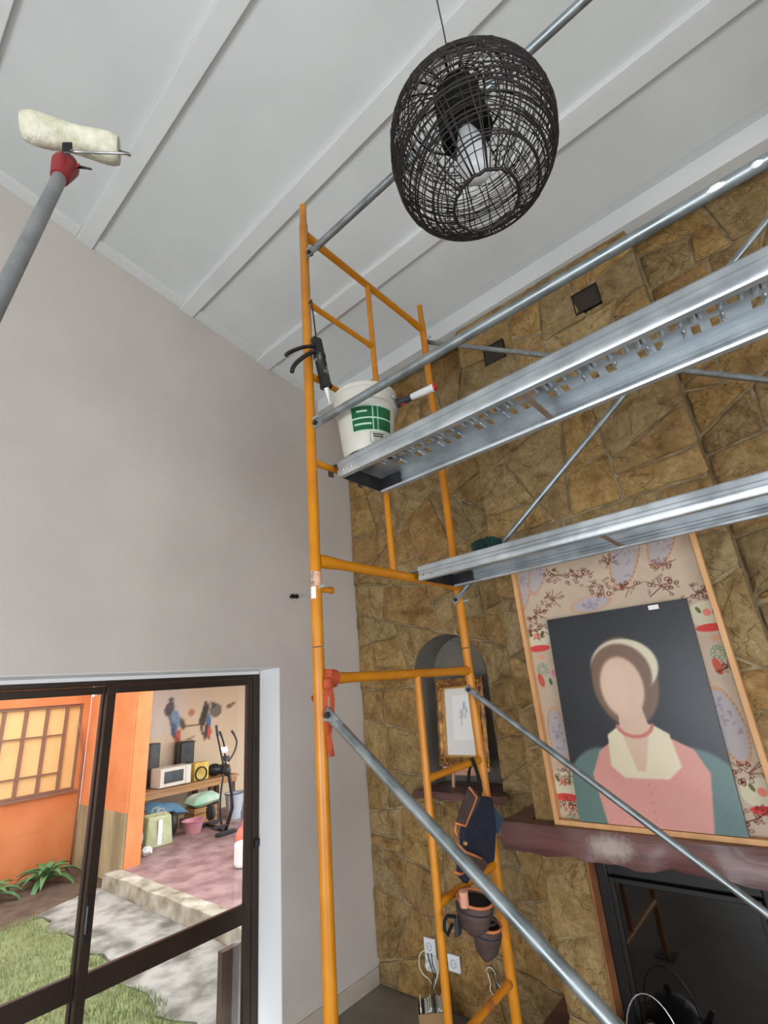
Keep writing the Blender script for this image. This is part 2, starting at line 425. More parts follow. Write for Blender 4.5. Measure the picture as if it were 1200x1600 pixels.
# ---------------------------------------------------------------- the room
def zc(y):                                   # underside of the sloping ceiling
    return 4.31 if y > -0.4 else 4.24 - 0.175 * y
XR, YR = 6.0, -6.5
DY0, DY1, DZ = -3.05, -0.776, 1.995          # door opening in the white wall
mb = MB()
T = 0.32
mb.prism([(-T, DY1, 0), (-T, 0.3, 0), (-T, 0.3, 4.36), (-T, -0.4, 4.36), (-T, DY1, zc(DY1)+.05)], (T, 0, 0))
mb.prism([(-T, DY0, DZ), (-T, DY1, DZ), (-T, DY1, zc(DY1)+.05), (-T, DY0, zc(DY0)+.05)], (T, 0, 0))
mb.prism([(-T, YR, 0), (-T, DY0, 0), (-T, DY0, zc(DY0)+.05), (-T, YR, zc(YR)+.05)], (T, 0, 0))
wall_left = struct(mb.build('wall_left', M['wall']), 'off-white plastered side wall with the glazed door')
# bright painted lining of the door reveal
mb = MB()
mb.box((-0.215, DY1-0.004, 0.0), (-0.002, DY1+0.001, DZ))
mb.box((-0.215, DY0, DZ-0.004), (-0.002, DY1-0.004, DZ+0.001))
mb.build('reveal_lining', M['reveal'], wall_left)
struct(MB().box((-0.0, YR, -0.12), (XR, 0.25, 0)).build('floor', M['floor']), 'grey tiled floor')
ceil = MB()
prof = [(0.3, 4.31), (-0.4, 4.31), (YR, zc(YR))]
for k in range(2):
    (ya, za), (yb, zb) = prof[k], prof[k+1]
    ceil.prism([(-0.3, ya, za), (-0.3, yb, zb), (-0.3, yb, zb+.12), (-0.3, ya, za+.12)], (XR+0.6, 0, 0))
ceiling = struct(ceil.build('ceiling', M['ceiling']), 'sloping off-white ceiling with painted battens')
bat = [(-0.33, -0.215), (-0.99, -0.865), (-1.648, -1.545), (-2.33, -2.235), (-3.0, -2.9), (-3.68, -3.58), (-4.35, -4.25), (-5.02, -4.92), (-5.7, -5.6)]
for i, (a, b) in enumerate(bat):
    d = 0.032 if i else 0.13
    z = lambda y: (zc(y) if i else 4.31)
    MB().prism([(0, a, z(a)+.01), (0, b, z(b)+.01), (0, b, z(b)-d), (0, a, z(a)-d)], (XR, 0, 0)).build('batten', M['batten'], ceiling, bevel=0.004)
for (a, b), (a2, b2) in zip(bat, bat[1:]):
    lo, hi = b2+.001, a-.001
    pr = [(lo, zc(lo)), (hi, zc(hi))]
    MB().prism([(0, lo, zc(lo)+.005), (0, hi, zc(hi)+.005), (0, hi, zc(hi)-.016), (0, lo, zc(lo)-.016)], (0.085, 0, 0)).build('edge_strip', M['batten'], ceiling, bevel=0.003)
# rear and right walls with their windows (behind the camera)
def wall_with_hole(name, axis, val, thick, a0, a1, top, h):
    mbw = MB(); (u0, u1, z0, z1) = h
    segs = [(a0, u0, 0, None), (u1, a1, 0, None), (u0, u1, 0, z0), (u0, u1, z1, None)]
    for s0, s1, q0, q1 in segs:
        t0 = top(s0) if q1 is None else q1; t1 = top(s1) if q1 is None else q1
        if axis == 'y': poly = [(s0, val, q0), (s1, val, q0), (s1, val, t1), (s0, val, t0)]; off = (0, thick, 0)
        else: poly = [(val, s0, q0), (val, s1, q0), (val, s1, t1), (val, s0, t0)]; off = (thick, 0, 0)
        mbw.prism(poly, off)
    return struct(mbw.build(name, M['wall']))
wall_with_hole('wall_rear', 'y', YR, -0.2, -0.3, XR+.2, lambda x: zc(YR)+.05, (0.9, 5.3, 0.08, 2.2))
wall_with_hole('wall_right', 'x', XR, 0.2, YR, 0.3, lambda y: zc(y)+.05, (-4.8, -1.8, 0.08, 2.2))
for n, (axis, val, u0, u1, z0, z1) in enumerate((('y', YR-.1, 0.9, 5.3, 0.08, 2.2), ('x', XR+.1, -4.8, -1.8, 0.08, 2.2))):
    mbw = MB()
    for k in range(4):
        u = u0 + (u1-u0)*k/3
        uu0, uu1 = max(u0, u-.03), min(u1, u+.03)
        mbw.box((uu0, val-.03, z0), (uu1, val+.03, z1)) if axis == 'y' else mbw.box((val-.03, uu0, z0), (val+.03, uu1, z1))
    for z in (z0, z1-.06):
        mbw.box((u0, val-.03, z), (u1, val+.03, z+.06)) if axis == 'y' else mbw.box((val-.03, u0, z), (val+.03, u1, z+.06))
    struct(mbw.build('window_%d' % (n+1), M['frost']), 'white framed window')
struct(MB().box((0, DY1+.002, 0), (0.014, -0.001, 0.092)).build('baseboard_left', M['skirt'], bevel=0.004), 'painted skirting board at the foot of the white wall')

# ---------------------------------------------------------------- stone facing
def clip(poly, p, n):
    """keep the side of poly where (q-p).n <= 0"""
    out = []
    for i in range(len(poly)):
        a, b = poly[i], poly[(i+1) % len(poly)]
        da = (a[0]-p[0])*n[0]+(a[1]-p[1])*n[1]; db = (b[0]-p[0])*n[0]+(b[1]-p[1])*n[1]
        if da <= 0: out.append(a)
        if (da < 0 < db) or (db < 0 < da):
            t = da/(da-db); out.append((a[0]+(b[0]-a[0])*t, a[1]+(b[1]-a[1])*t))
    return out
def split(poly, rg, amin, out):
    """cut a slab outline into irregular four-sided stones"""
    n = len(poly)
    ar = abs(0.5*sum(poly[i][0]*poly[(i+1) % n][1]-poly[(i+1) % n][0]*poly[i][1] for i in range(n)))
    w = max(p[0] for p in poly)-min(p[0] for p in poly); h = max(p[1] for p in poly)-min(p[1] for p in poly)
    if ar < amin*rg.uniform(0.75, 2.2) and max(w, h) < 0.75: out.append(poly); return
    cx = sum(p[0] for p in poly)/n; cy = sum(p[1] for p in poly)/n
    vert = w > h*rg.uniform(0.75, 1.35)
    tilt = rg.gauss(0, 0.30)
    if vert: nrm = (math.cos(tilt), math.sin(tilt)); p = (cx+rg.uniform(-.17, .17)*w, cy)
    else: nrm = (math.sin(tilt), math.cos(tilt)); p = (cx, cy+rg.uniform(-.17, .17)*h)
    for sgn in (1, -1):
        q = clip(poly, p, (nrm[0]*sgn, nrm[1]*sgn))
        if len(q) >= 3: split(q, rg, amin, out)
def shrink(poly, g):
    n = len(poly); ar = sum(poly[i][0]*poly[(i+1) % n][1]-poly[(i+1) % n][0]*poly[i][1] for i in range(n))
    if ar < 0: poly = poly[::-1]
    res = poly
    for i in range(n):
        a, b = poly[i], poly[(i+1) % n]; L_ = math.hypot(b[0]-a[0], b[1]-a[1])
        if L_ < 1e-5: continue
        nx, ny = (b[1]-a[1])/L_, -(b[0]-a[0])/L_
        res = clip(res, (a[0]-nx*g, a[1]-ny*g), (nx, ny))
        if len(res) < 3: return []
    return res
def slabs(rect, amin, gap, rg):
    x0, x1, y0, y1 = rect; out = []
    split([(x0, y0), (x1, y0), (x1, y1), (x0, y1)], rg, amin, out)
    res = [shrink(p, gap/2) for p in out]
    return [p for p in res if len(p) >= 3]
def stone(poly, place, parent, rg, rough_h=0.007):
    area_ = 0.5*sum(poly[i][0]*poly[(i+1) % len(poly)][1]-poly[(i+1) % len(poly)][0]*poly[i][1] for i in range(len(poly)))
    if abs(area_) < 0.0012: return None
    if area_ < 0: poly = poly[::-1]
    pts = []
    n = len(poly)
    for i in range(n):
        a, b = poly[i], poly[(i+1) % n]
        L_ = math.hypot(b[0]-a[0], b[1]-a[1])
        if L_ < 0.012: continue
        k = max(1, int(L_/0.075)); nx, ny = (b[1]-a[1])/L_, -(b[0]-a[0])/L_
        c = min(0.014, L_*.25)/L_
        for q in range(k+1):
            t = c+(1-2*c)*q/k
            e = rg.uniform(-0.0075, 0.0025)
            pts.append((a[0]+(b[0]-a[0])*t+nx*e, a[1]+(b[1]-a[1])*t+ny*e))
    if len(pts) < 3: return None
    cx = sum(p[0] for p in pts)/len(pts); cy = sum(p[1] for p in pts)/len(pts)
    sz = math.sqrt(abs(area_))
    h0 = rg.uniform(-0.004, 0.008); tx, ty = rg.uniform(-.02, .02), rg.uniform(-.02, .02)
    V = []; m_ = len(pts)
    rings = ((1.0, -0.03, 0), (1.0, -0.007, .002), (1-0.016/sz, 0.0, .002), (0.72, 0.003, rough_h), (0.38, 0.004, rough_h))
    for sc, h, jit in rings:
        for p in pts:
            x, y = cx+(p[0]-cx)*sc, cy+(p[1]-cy)*sc
            V.append(place(x, y, h+(0 if h < -0.02 else h0+tx*(x-cx)+ty*(y-cy)+rg.uniform(-jit, jit))))
    V.append(place(cx, cy, 0.004+h0))
    F = []
    for r in range(len(rings)-1):
        for i in range(m_):
            F.append((r*m_+i, r*m_+(i+1) % m_, (r+1)*m_+(i+1) % m_, (r+1)*m_+i))
    for i in range(m_): F.append(((len(rings)-1)*m_+i, (len(rings)-1)*m_+(i+1) % m_, len(V)-1))
    F.append(tuple(range(m_))[::-1])
    mbs = MB().add(V, F)
    return mbs.build('stone', M['stone'], parent, smooth='auto')

NX0, NX1, NZ0, NZA = 0.54, 1.125, 1.125, 1.86     # niche
def niche_outline(grow=0.0):
    cx = (NX0+NX1)/2; r = (NX1-NX0)/2+grow; hz = 0.262+grow
    pts = [(cx-r, NZ0-grow), (cx+r, NZ0-grow)]
    for k in range(0, 17):
        a = math.pi*k/16
        pts.append((cx+r*math.cos(a), NZA+hz*math.sin(a)))
    return pts
def boolean_cut(o, cutter):
    md = o.modifiers.new('cut', 'BOOLEAN'); md.object = cutter; md.operation = 'DIFFERENCE'; md.solver = 'EXACT'
    dg = bpy.context.evaluated_depsgraph_get()
    me = bpy.data.meshes.new_from_object(o.evaluated_get(dg))
    o.modifiers.remove(md); old = o.data; o.data = me
    bpy.data.meshes.remove(old)

BX0, BX1, BY = 1.46, 2.62, -0.304                 # chimney breast
wb = MB().box((-0.3, 0.010, 0), (XR+.2, 0.5, 4.40))
wall_back = struct(wb.build('wall_back', M['mortar']), 'wall faced with irregular ochre stones, with an arched niche')
cutter = MB().prism([(x, -0.2, z) for x, z in niche_outline()], (0, 0.46, 0)).build('niche_cutter', None)
def place_back(u, v, h): return (u, -h, v)
rg = random.Random(11)
rect = (0, BX0, 0, 4.31)
arch = niche_outline()
stones_cut = []
for poly in slabs(rect, 0.075, 0.006, rg):
    o = stone(poly, place_back, wall_back, rg)
    if o is None: continue
    xs_ = [p[0] for p in poly]; zs_ = [p[1] for p in poly]
    if max(xs_) > NX0-.02 and min(xs_) < NX1+.02 and max(zs_) > NZ0-.02 and min(zs_) < NZA+.28: stones_cut.append(o)
rect = (BX1, 3.9, 0, 4.31)
for poly in slabs(rect, 0.065, 0.011, rg): stone(poly, place_back, wall_back, rg)
rect = (3.9, XR, 0, 4.31)
for poly in slabs(rect, 0.16, 0.014, rg): stone(poly, place_back, wall_back, rg)
for o in stones_cut + [wall_back]: boolean_cut(o, cutter)
for o in list(stones_cut):
    if len(o.data.polygons) < 4: bpy.data.objects.remove(o)
bpy.data.meshes.remove(cutter.data)
# plaster lining of the niche
nl = MB(); out = niche_outline(-0.001); n = len(out)
V = [(x, 0.002, z) for x, z in out] + [(x, 0.24, z) for x, z in out]
nl.add(V, [(i, (i+1) % n, n+(i+1) % n, n+i) for i in range(n)] + [tuple(range(n, 2*n))])
nl.build('niche_lining', M['niche'], wall_back, smooth='auto')

# chimney breast
OX0, OX1, OZ0, OZ1 = 1.685, 2.395, 0.263, 0.985   # fire opening
cb = MB()
cb.box((BX0, BY+.010, 0), (OX0, 0.0, 4.31)); cb.box((OX1, BY+.010, 0), (BX1, 0.0, 4.31))
cb.box((OX0, BY+.010, OZ1), (OX1, 0.0, 4.31)); cb.box((OX0, BY+.010, 0), (OX1, 0.0, OZ0))
breast = struct(cb.build('chimney_breast', M['mortar']), 'projecting chimney breast faced with ochre stones')
def place_front(u, v, h): return (u, BY-h, v)
def place_right(u, v, h): return (BX1-.01+h, u, v)
def place_left(u, v, h): return (BX0+.01-h, u, v)
VENTS = ((1.645, 1.795, 3.76, 3.90), (2.26, 2.41, 3.78, 3.925))
for rect, am in (((BX0-.012, BX1+.012, OZ1, 4.17), .08), ((BX0-.012, OX0, 0, OZ1), .085), ((OX1, BX1+.012, 0, OZ1), .045)):
    for poly in slabs(rect, am, 0.006, rg): stone(poly, place_front, breast, rg)
for place_ in (place_right, place_left):
    for poly in slabs((BY+.012, -0.012, 0, 4.31), .05, 0.010, rg): stone(poly, place_, breast, rg)
for k, (a, b, c, d) in enumerate(VENTS):
    t = thing('wall_vent', ((a+b)/2, BY, c), 'dark square vent high on the chimney breast, %s' % ('beside the left edge of the breast' if k == 0 else 'beside the right edge of the breast'), 'vent', 'vents on the chimney breast')
    fr = MB()
    for lo, hi in (((a, c), (b, c+.006)), ((a, d-.006), (b, d)), ((a, c), (a+.006, d)), ((b-.006, c), (b, d))):
        fr.box((lo[0], BY-.018, lo[1]), (hi[0], BY+.0, hi[1]))
    fr.build('rim', M['soot'], t)
    MB().box((a, BY-.013, c), (b, BY, d)).build('panel', mat('vent_brown_%d' % k, rgb(52, 42, 34), rgb(44, 36, 30), 9, 0.8), t)

# ---------------------------------------------------------------- mantel, hearth, stove
def live_edge(x0, x1, yb, yf, z0, z1, amp, seed, n=26):
    """board whose front edge waves; runs along x"""
    r = random.Random(seed); ph = [r.uniform(0, 6.28) for _ in range(6)]
    w = lambda t, k: amp*(0.6*math.sin(5.1*t+ph[k])+0.5*math.sin(11*t+ph[k+1])+0.25*math.sin(23*t+ph[k+2]))
    mb_ = MB(); V = []; F = []
    for i in range(n+1):
        t = i/n; x = x0+(x1-x0)*t
        ya = yf+w(t*(x1-x0)*2, 0); yb2 = yf-0.012+w(t*(x1-x0)*2+.6, 1)
        V += [(x, yb, z0+0.5*w(t*2, 2)), (x, yb2, z0+0.8*w(t*4, 2)), (x, yf-.016, (z0+z1)/2), (x, ya, z1), (x, yb, z1)]
    for i in range(n):
        for k in range(5): F.append((i*5+k, i*5+(k+1) % 5, (i+1)*5+(k+1) % 5, (i+1)*5+k))
    F += [tuple(range(5))[::-1], tuple(n*5+k for k in range(5))]
    return mb_.add(V, F)
def wrap_shelf(x0, x1, z0, z1, yf, amp, seed, name, label, cat):
    t = thing(name, ((x0+x1)/2, -0.2, z0), label, cat)
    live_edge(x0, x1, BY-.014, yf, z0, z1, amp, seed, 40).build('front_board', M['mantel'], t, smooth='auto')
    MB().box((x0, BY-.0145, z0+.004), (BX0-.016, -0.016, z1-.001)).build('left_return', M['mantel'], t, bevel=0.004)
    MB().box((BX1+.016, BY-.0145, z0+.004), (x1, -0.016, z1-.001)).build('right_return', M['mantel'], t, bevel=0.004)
    return t
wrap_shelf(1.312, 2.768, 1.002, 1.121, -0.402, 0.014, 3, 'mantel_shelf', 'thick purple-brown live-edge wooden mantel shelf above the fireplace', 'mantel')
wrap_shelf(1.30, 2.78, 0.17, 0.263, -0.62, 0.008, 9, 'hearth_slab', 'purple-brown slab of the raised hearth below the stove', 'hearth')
st = thing('hearth_base', (2.04, -0.45, 0), 'stone plinth carrying the hearth slab', 'plinth')
MB().box((1.36, -0.56, 0), (2.72, BY-.03, 0.17)).build('block', M['mortar'], st, bevel=0.01)

t = thing('fireplace_stove', (2.04, -0.15, OZ0), 'black built-in wood stove with a large smoked glass door', 'stove')
FY = BY+.065
MB().box((OX0+.004, FY+.02, OZ0), (OX1-.004, 0.0-.002, OZ1)).build('firebox', M['soot'], t)
fr = MB()
a, b, c, d = OX0+.005, OX1-.005, OZ0, OZ1-.003
fr.box((a, FY, c), (a+.05, FY+.03, d)); fr.box((b-.05, FY, c), (b, FY+.03, d)); fr.box((a+.05, FY, d-.075), (b-.05, FY+.03, d)); fr.box((a+.05, FY, c), (b-.05, FY+.03, c+.05))
fr.build('surround', M['blackmetal'], t, bevel=0.004)
fr = MB()
a += .056; b -= .056; c += .056; d -= .081
for lo, hi in (((a, c), (a+.022, d)), ((b-.022, c), (b, d)), ((a+.022, d-.022), (b-.022, d)), ((a+.022, c), (b-.022, c+.022))):
    fr.box((lo[0], FY-.014, lo[1]), (hi[0], FY+.02, hi[1]))
dr = fr.build('door', M['blackmetal'], t, bevel=0.003)
MB().box((a+.022, FY-.004, c+.022), (b-.022, FY+.002, d-.022)).build('glass', M['fireglass'], dr)
MB().tube([(b-.01, FY-.014, .58), (b-.01, FY-.045, .60), (b-.01, FY-.045, .72), (b-.01, FY-.014, .74)], .007, 8).build('handle', M['stainless'], dr, smooth=True)
# wooden brown jamb boards lining the opening
for x0, x1 in ((OX0-.002, OX0+.006), (OX1-.006, OX1+.002)):
    MB().box((x0, BY-.016, OZ0), (x1, FY-.001, OZ1-.003)).build('jamb_board', M['jamb'], breast, bevel=0.002)
# black kettle on the hearth
kc = at(1012, 1575, 'y', -0.385); kx, ky = kc.x, -0.385; KS = 1.38
t = thing('ash_kettle', (kx, ky, OZ0), 'round black metal kettle with a thin wire bail handle on the hearth', 'kettle')
ks = lambda prof: [(r*KS, h*KS) for r, h in prof]
MB().lathe(ks([(.05, 0), (.075, .012), (.088, .05), (.08, .085), (.058, .105), (.05, .108)]), (kx, ky, OZ0), n=28).build('body', M['blackmetal'], t, smooth='auto')
MB().lathe(ks([(.052, .108), (.045, .118), (.018, .126), (.008, .128), (.008, .136), (.013, .142), (.010, .150), (.003, .152)]), (kx, ky, OZ0), n=24).build('lid', M['blackmetal'], t, smooth='auto')
MB().tube([(kx+KS*.08*math.cos(q), ky+.02*math.sin(q), OZ0+KS*(.07+.135*math.sin(q))) for q in [math.pi*k/16 for k in range(17)]], .0032, 8).build('handle', M['stainless'], t, smooth=True)
MB().tube([(kx+.085, ky-.036, OZ0+.06), (kx+.122, ky-.055, OZ0+.092), (kx+.144, ky-.065, OZ0+.128)], [.017, .013, .010], 10).build('spout', M['blackmetal'], t, smooth=True)

# ---------------------------------------------------------------- painted panels (flat prints as colour on a fine grid)
def paint_grid(name, p00, pu, pv, nu, nv, fn, material, parent=None, thick=None):
    """grid from corner p00 along pu and pv; fn(u,v) -> rgb array (sRGB 0-255)"""
    us = np.linspace(0, 1, nu); vs = np.linspace(0, 1, nv); U, Vv = np.meshgrid(us, vs)
    colr = fn(U, Vv)
    P = np.array(p00)[None, None]+U[..., None]*np.array(pu)+Vv[..., None]*np.array(pv)
    idx = np.arange(nu*nv).reshape(nv, nu)
    F = np.stack([idx[:-1, :-1], idx[:-1, 1:], idx[1:, 1:], idx[1:, :-1]], -1).reshape(-1, 4)
    me = bpy.data.meshes.new(name); me.from_pydata(P.reshape(-1, 3).tolist(), [], F.tolist()); me.update()
    ca = me.color_attributes.new('paint', 'FLOAT_COLOR', 'POINT')
    c = np.clip(colr.reshape(-1, 3)/255, 0, 1); c = np.where(c <= .04045, c/12.92, ((c+.055)/1.055)**2.4)
    ca.data.foreach_set('color', np.concatenate([c, np.ones((len(c), 1))], 1).ravel().astype(np.float32))
    return link(name, me, material, parent)
def sstep(d, w): return np.clip(0.5-d/(2*w), 0, 1)
def ell(U, V_, cx, cy, rx, ry, rot=0, w=.03):
    c, s = math.cos(rot), math.sin(rot); x = (U-cx)*c+(V_-cy)*s; y = -(U-cx)*s+(V_-cy)*c
    return sstep(np.hypot(x/rx, y/ry)-1, w/min(rx, ry)*.3)
def seg(U, V_, a, b, r, w=.006):
    ax, ay = a; bx, by = b; dx, dy = bx-ax, by-ay; t_ = np.clip(((U-ax)*dx+(V_-ay)*dy)/(dx*dx+dy*dy+1e-12), 0, 1)
    return sstep(np.hypot(U-ax-t_*dx, V_-ay-t_*dy)-r, w)
def polym(U, V_, pts):
    ins = np.zeros(U.shape, bool); n = len(pts); j = n-1
    for i in range(n):
        xi, yi = pts[i]; xj, yj = pts[j]
        c = ((yi > V_) != (yj > V_)) & (U < (xj-xi)*(V_-yi)/(yj-yi+1e-12)+xi); ins ^= c; j = i
    return ins.astype(float)
def over(c, a, col): return c*(1-a[..., None])+np.array(col, float)*a[..., None]

# big pine frame with printed fabric, standing on the mantel
FX0, FX1, FZ0, FZ1, FYF = 1.588, 2.506, 1.1215, 2.42, -0.372
FYB = BY-.018
t = thing('framed_fabric', (2.04, -0.34, FZ0), 'large pine box frame lined with floral printed fabric on the mantel', 'frame')
w_ = 0.022
for nm, lo, hi in (('frame_side', (FX0, FZ0), (FX0+w_, FZ1)), ('frame_side', (FX1-w_, FZ0), (FX1, FZ1)), ('frame_rail', (FX0+w_, FZ0), (FX1-w_, FZ0+w_)), ('frame_rail', (FX0+w_, FZ1-w_), (FX1-w_, FZ1))):
    MB().box((lo[0], FYF, lo[1]), (hi[0], FYB, hi[1])).build(nm, M['pine'], t, bevel=0.0015)
MB().box((FX0+w_, FYB-.008, FZ0+w_), (FX1-w_, FYB-.001, FZ1-w_)).build('backing_board', M['card'], t)
def fabric(U, V_):
    W = (FX1-FX0-2*w_); Hh = (FZ1-FZ0-2*w_); X = U*W; Y = V_*Hh
    c = np.zeros(U.shape+(3,))+np.array([188., 168, 148])
    nz = np.sin(X*37+3*np.sin(Y*23))*np.sin(Y*31+2*np.sin(X*19)); c += nz[..., None]*3
    r = random.Random(5)
    # broad pale lilac scallops with orange beaded rims
    for (cx, cy, rx, ry, ro) in ((.02, 1.16, .06, .20, -.35), (.13, 1.22, .05, .16, -.4), (.58, 1.20, .07, .19, -.35), (.76, 1.24, .06, .17, -.4), (.06, .36, .05, .14, 0), (.80, .40, .06, .15, .1), (.36, .975, .105, .040, .1)):
        e1 = ell(X, Y, cx, cy, rx, ry, ro, .006); e2 = ell(X, Y, cx, cy, rx*.88, ry*.93, ro, .006)
        c = over(c, e1*.75, (170, 118, 90)); c = over(c, e2, (172, 162, 162))
        for _ in range(16):
            a = r.uniform(0, 6.28); q = r.uniform(0, .8); px_, py_ = cx+rx*.85*q*math.cos(a), cy+ry*.85*q*math.sin(a)
            c = over(c, ell(X, Y, px_, py_, .010, .005, r.uniform(0, 3), .003)*.6, (142, 128, 146))
        for k in range(40):
            a = 6.283*k/40; px_ = rx*.94*math.cos(a); py_ = ry*.965*math.sin(a)
            px_, py_ = cx+px_*math.cos(ro)-py_*math.sin(ro), cy+px_*math.sin(ro)+py_*math.cos(ro)
            c = over(c, ell(X, Y, px_, py_, .0045, .0045, 0, .002)*.9, (206, 158, 120))
    # garland bands of red, green and pink
    for y0 in (.80, .10):
        for cx in (.045, .25, .45, .65, .845):
            c = over(c, ell(X, Y, cx, y0+.05, .075, .055, 0, .005)*.9, (204, 196, 170)); c = over(c, ell(X, Y, cx, y0-.01, .06, .017, 0, .004), (204, 74, 70))
            c = over(c, ell(X, Y, cx-.03, y0+.07, .008, .016, .4, .003), (106, 104, 62)); c = over(c, ell(X, Y, cx+.03, y0+.06, .008, .016, -.4, .003), (112, 108, 60))
            c = over(c, ell(X, Y, cx, y0+.055, .016, .016, 0, .004), (222, 130, 116)); c = over(c, ell(X, Y, cx+.005, y0-.055, .02, .012, 0, .004)*.8, (214, 150, 120))
            for k in range(9):
                a = k*.7; px_, py_ = cx+.035*math.cos(a)*(.4+.07*k), y0-.115+.022*math.sin(a)
                ring = ell(X, Y, px_, py_, .010, .010, 0, .002)*(1-ell(X, Y, px_, py_, .006, .006, 0, .002)); c = over(c, ring*.85, (98, 148, 112))
            c = over(c, ell(X, Y, cx-.02, y0-.17, .016, .035, .2, .004)*.9, (190, 84, 70)); c = over(c, ell(X, Y, cx+.03, y0-.18, .012, .022, .1, .003), (150, 160, 130)); c = over(c, ell(X, Y, cx+.03, y0-.18, .007, .016, .1, .003), (72, 88, 60))
            c = over(c, ell(X, Y, cx+.055, y0-.14, .012, .018, 0, .003)*.8, (204, 116, 150))
    # maroon line-drawn sprays
    def spray(cx, cy, n_, sc):
        nonlocal c
        a0 = r.uniform(-.6, .6)
        for k in range(n_):
            a = r.uniform(0, 6.28); q = sc*math.sqrt(r.random()); px_, py_ = cx+q*1.4*math.cos(a), cy+q*math.sin(a)
            rr_ = r.uniform(.006, .012); el = r.uniform(.5, .9); ro = r.uniform(0, 3)
            ring = ell(X, Y, px_, py_, rr_, rr_*el, ro, .0022)*(1-ell(X, Y, px_, py_, rr_*.66, rr_*el*.6, ro, .0022)); c = over(c, ring*.95, (96, 46, 36))
        for k in range(4):
            a = r.uniform(0, 6.28); c = over(c, seg(X, Y, (cx, cy), (cx+sc*1.7*math.cos(a), cy+sc*1.1*math.sin(a)), .0018, .0015)*.8, (104, 56, 44))
    for cx, cy, n_, sc in ((.06, .97, 20, .045), (.17, 1.03, 20, .045), (.33, 1.12, 24, .05), (.44, 1.05, 24, .05), (.56, 1.02, 12, .04), (.70, 1.0, 24, .05), (.83, .94, 22, .045), (.05, .88, 26, .045), (.20, 1.16, 14, .04), (.50, 1.17, 12, .035), (.73, 1.10, 14, .035),
                           (.08, .18, 26, .05), (.82, .22, 18, .045), (.06, .06, 20, .045), (.80, .06, 24, .05), (.86, .62, 4, .03)):
        spray(cx, cy, n_, sc)
    return c
paint_grid('fabric_panel', (FX0+w_, FYB-.0095, FZ0+w_), (FX1-FX0-2*w_, 0, 0), (0, 0, FZ1-FZ0-2*w_), 300, 420, fabric, M['fabric'], t)

# canvas portrait leaning inside the frame: a plain generic bust in the same colours
bl = Vector((1.713, -0.366, FZ0+w_+.002)); br = Vector((2.372, -0.366, FZ0+w_+.002))
tl = Vector((1.738, FYB-.034, 2.07)); tr = Vector((2.388, FYB-.034, 2.07))
t = thing('portrait_canvas', (2.04, -0.35, FZ0+w_), 'dark canvas with a plain painted bust in coral and cream, leaning in the pine frame', 'painting')
def bust(U, V_):
    X = U*.655; Y = V_*.93
    c = np.zeros(U.shape+(3,))+np.array([18., 23, 30])
    g = np.clip((X-.30)*1.6, 0, 1)*np.clip((.62-abs(Y-.42))*1.2, 0, 1); c = over(c, g*.6, (56, 80, 100))  # bluish window reflection painted into the right of the background
    c = over(c, ell(X, Y, .13, .10, .17, .22, -.3, .02), (86, 112, 106)); c = over(c, ell(X, Y, .56, .08, .17, .24, .3, .02), (84, 110, 108))
    c = over(c, polym(X, Y, [(.13, -.01), (.10, .20), (.15, .30), (.25, .37), (.43, .37), (.54, .31), (.58, .22), (.54, -.01)]), (204, 140, 128))
    c = over(c, ell(X, Y, .32, .60, .145, .20, 0, .02), (112, 84, 66)); c = over(c, ell(X, Y, .33, .665, .15, .125, 0, .015)*(1-ell(X, Y, .31, .63, .135, .14, 0, .02)), (206, 196, 170))
    c = over(c, polym(X, Y, [(.20, .37), (.19, .24), (.24, .19), (.42, .19), (.48, .24), (.46, .37), (.40, .41), (.26, .41)]), (214, 202, 172))
    c = over(c, polym(X, Y, [(.27, .50), (.37, .50), (.385, .40), (.335, .22), (.30, .22), (.26, .40)]), (204, 172, 150))
    c = over(c, ell(X, Y, .305, .575, .095, .135, 0, .02), (208, 176, 154))
    c = over(c, ell(X, Y, .275, .575, .06, .11, 0, .05)*.35, (222, 194, 172))
    for k in range(17):
        a = math.pi*(1.05+.9*k/16); c = over(c, ell(X, Y, .325+.075*math.cos(a), .415+.055*math.sin(a), .008, .008, 0, .004), (190, 104, 96))
    for k in range(5): c = over(c, ell(X, Y, .335, .03+.034*k, .004, .004, 0, .003)*.6, (150, 96, 84))
    for _ in range(3):
        c[1:-1, 1:-1] = (c[1:-1, 1:-1]*2+c[:-2, 1:-1]+c[2:, 1:-1]+c[1:-1, :-2]+c[1:-1, 2:])/6
    nz = np.sin(X*160)*np.sin(Y*150); c += nz[..., None]*1.2
    return c
nrm = (br-bl).cross(tl-bl).normalized()          # towards the room
if nrm.y > 0: nrm = -nrm
paint_grid('picture', bl+nrm*.0006, br-bl, (tl-bl), 260, 360, bust, M['portrait'], t)
MB().prism([bl, br, tr+(tl-bl)-(tr-br), tl], -nrm*.018).build('canvas_edge', M['black'], t)
tg = at(1020, 945, 'y', FYB-.036)
MB().obox((tg.x, FYB-.0375, 2.052), (.022, 0, 0), (0, .0008, 0), (0, 0, .010)).build('price_tag', M['paper'], t)

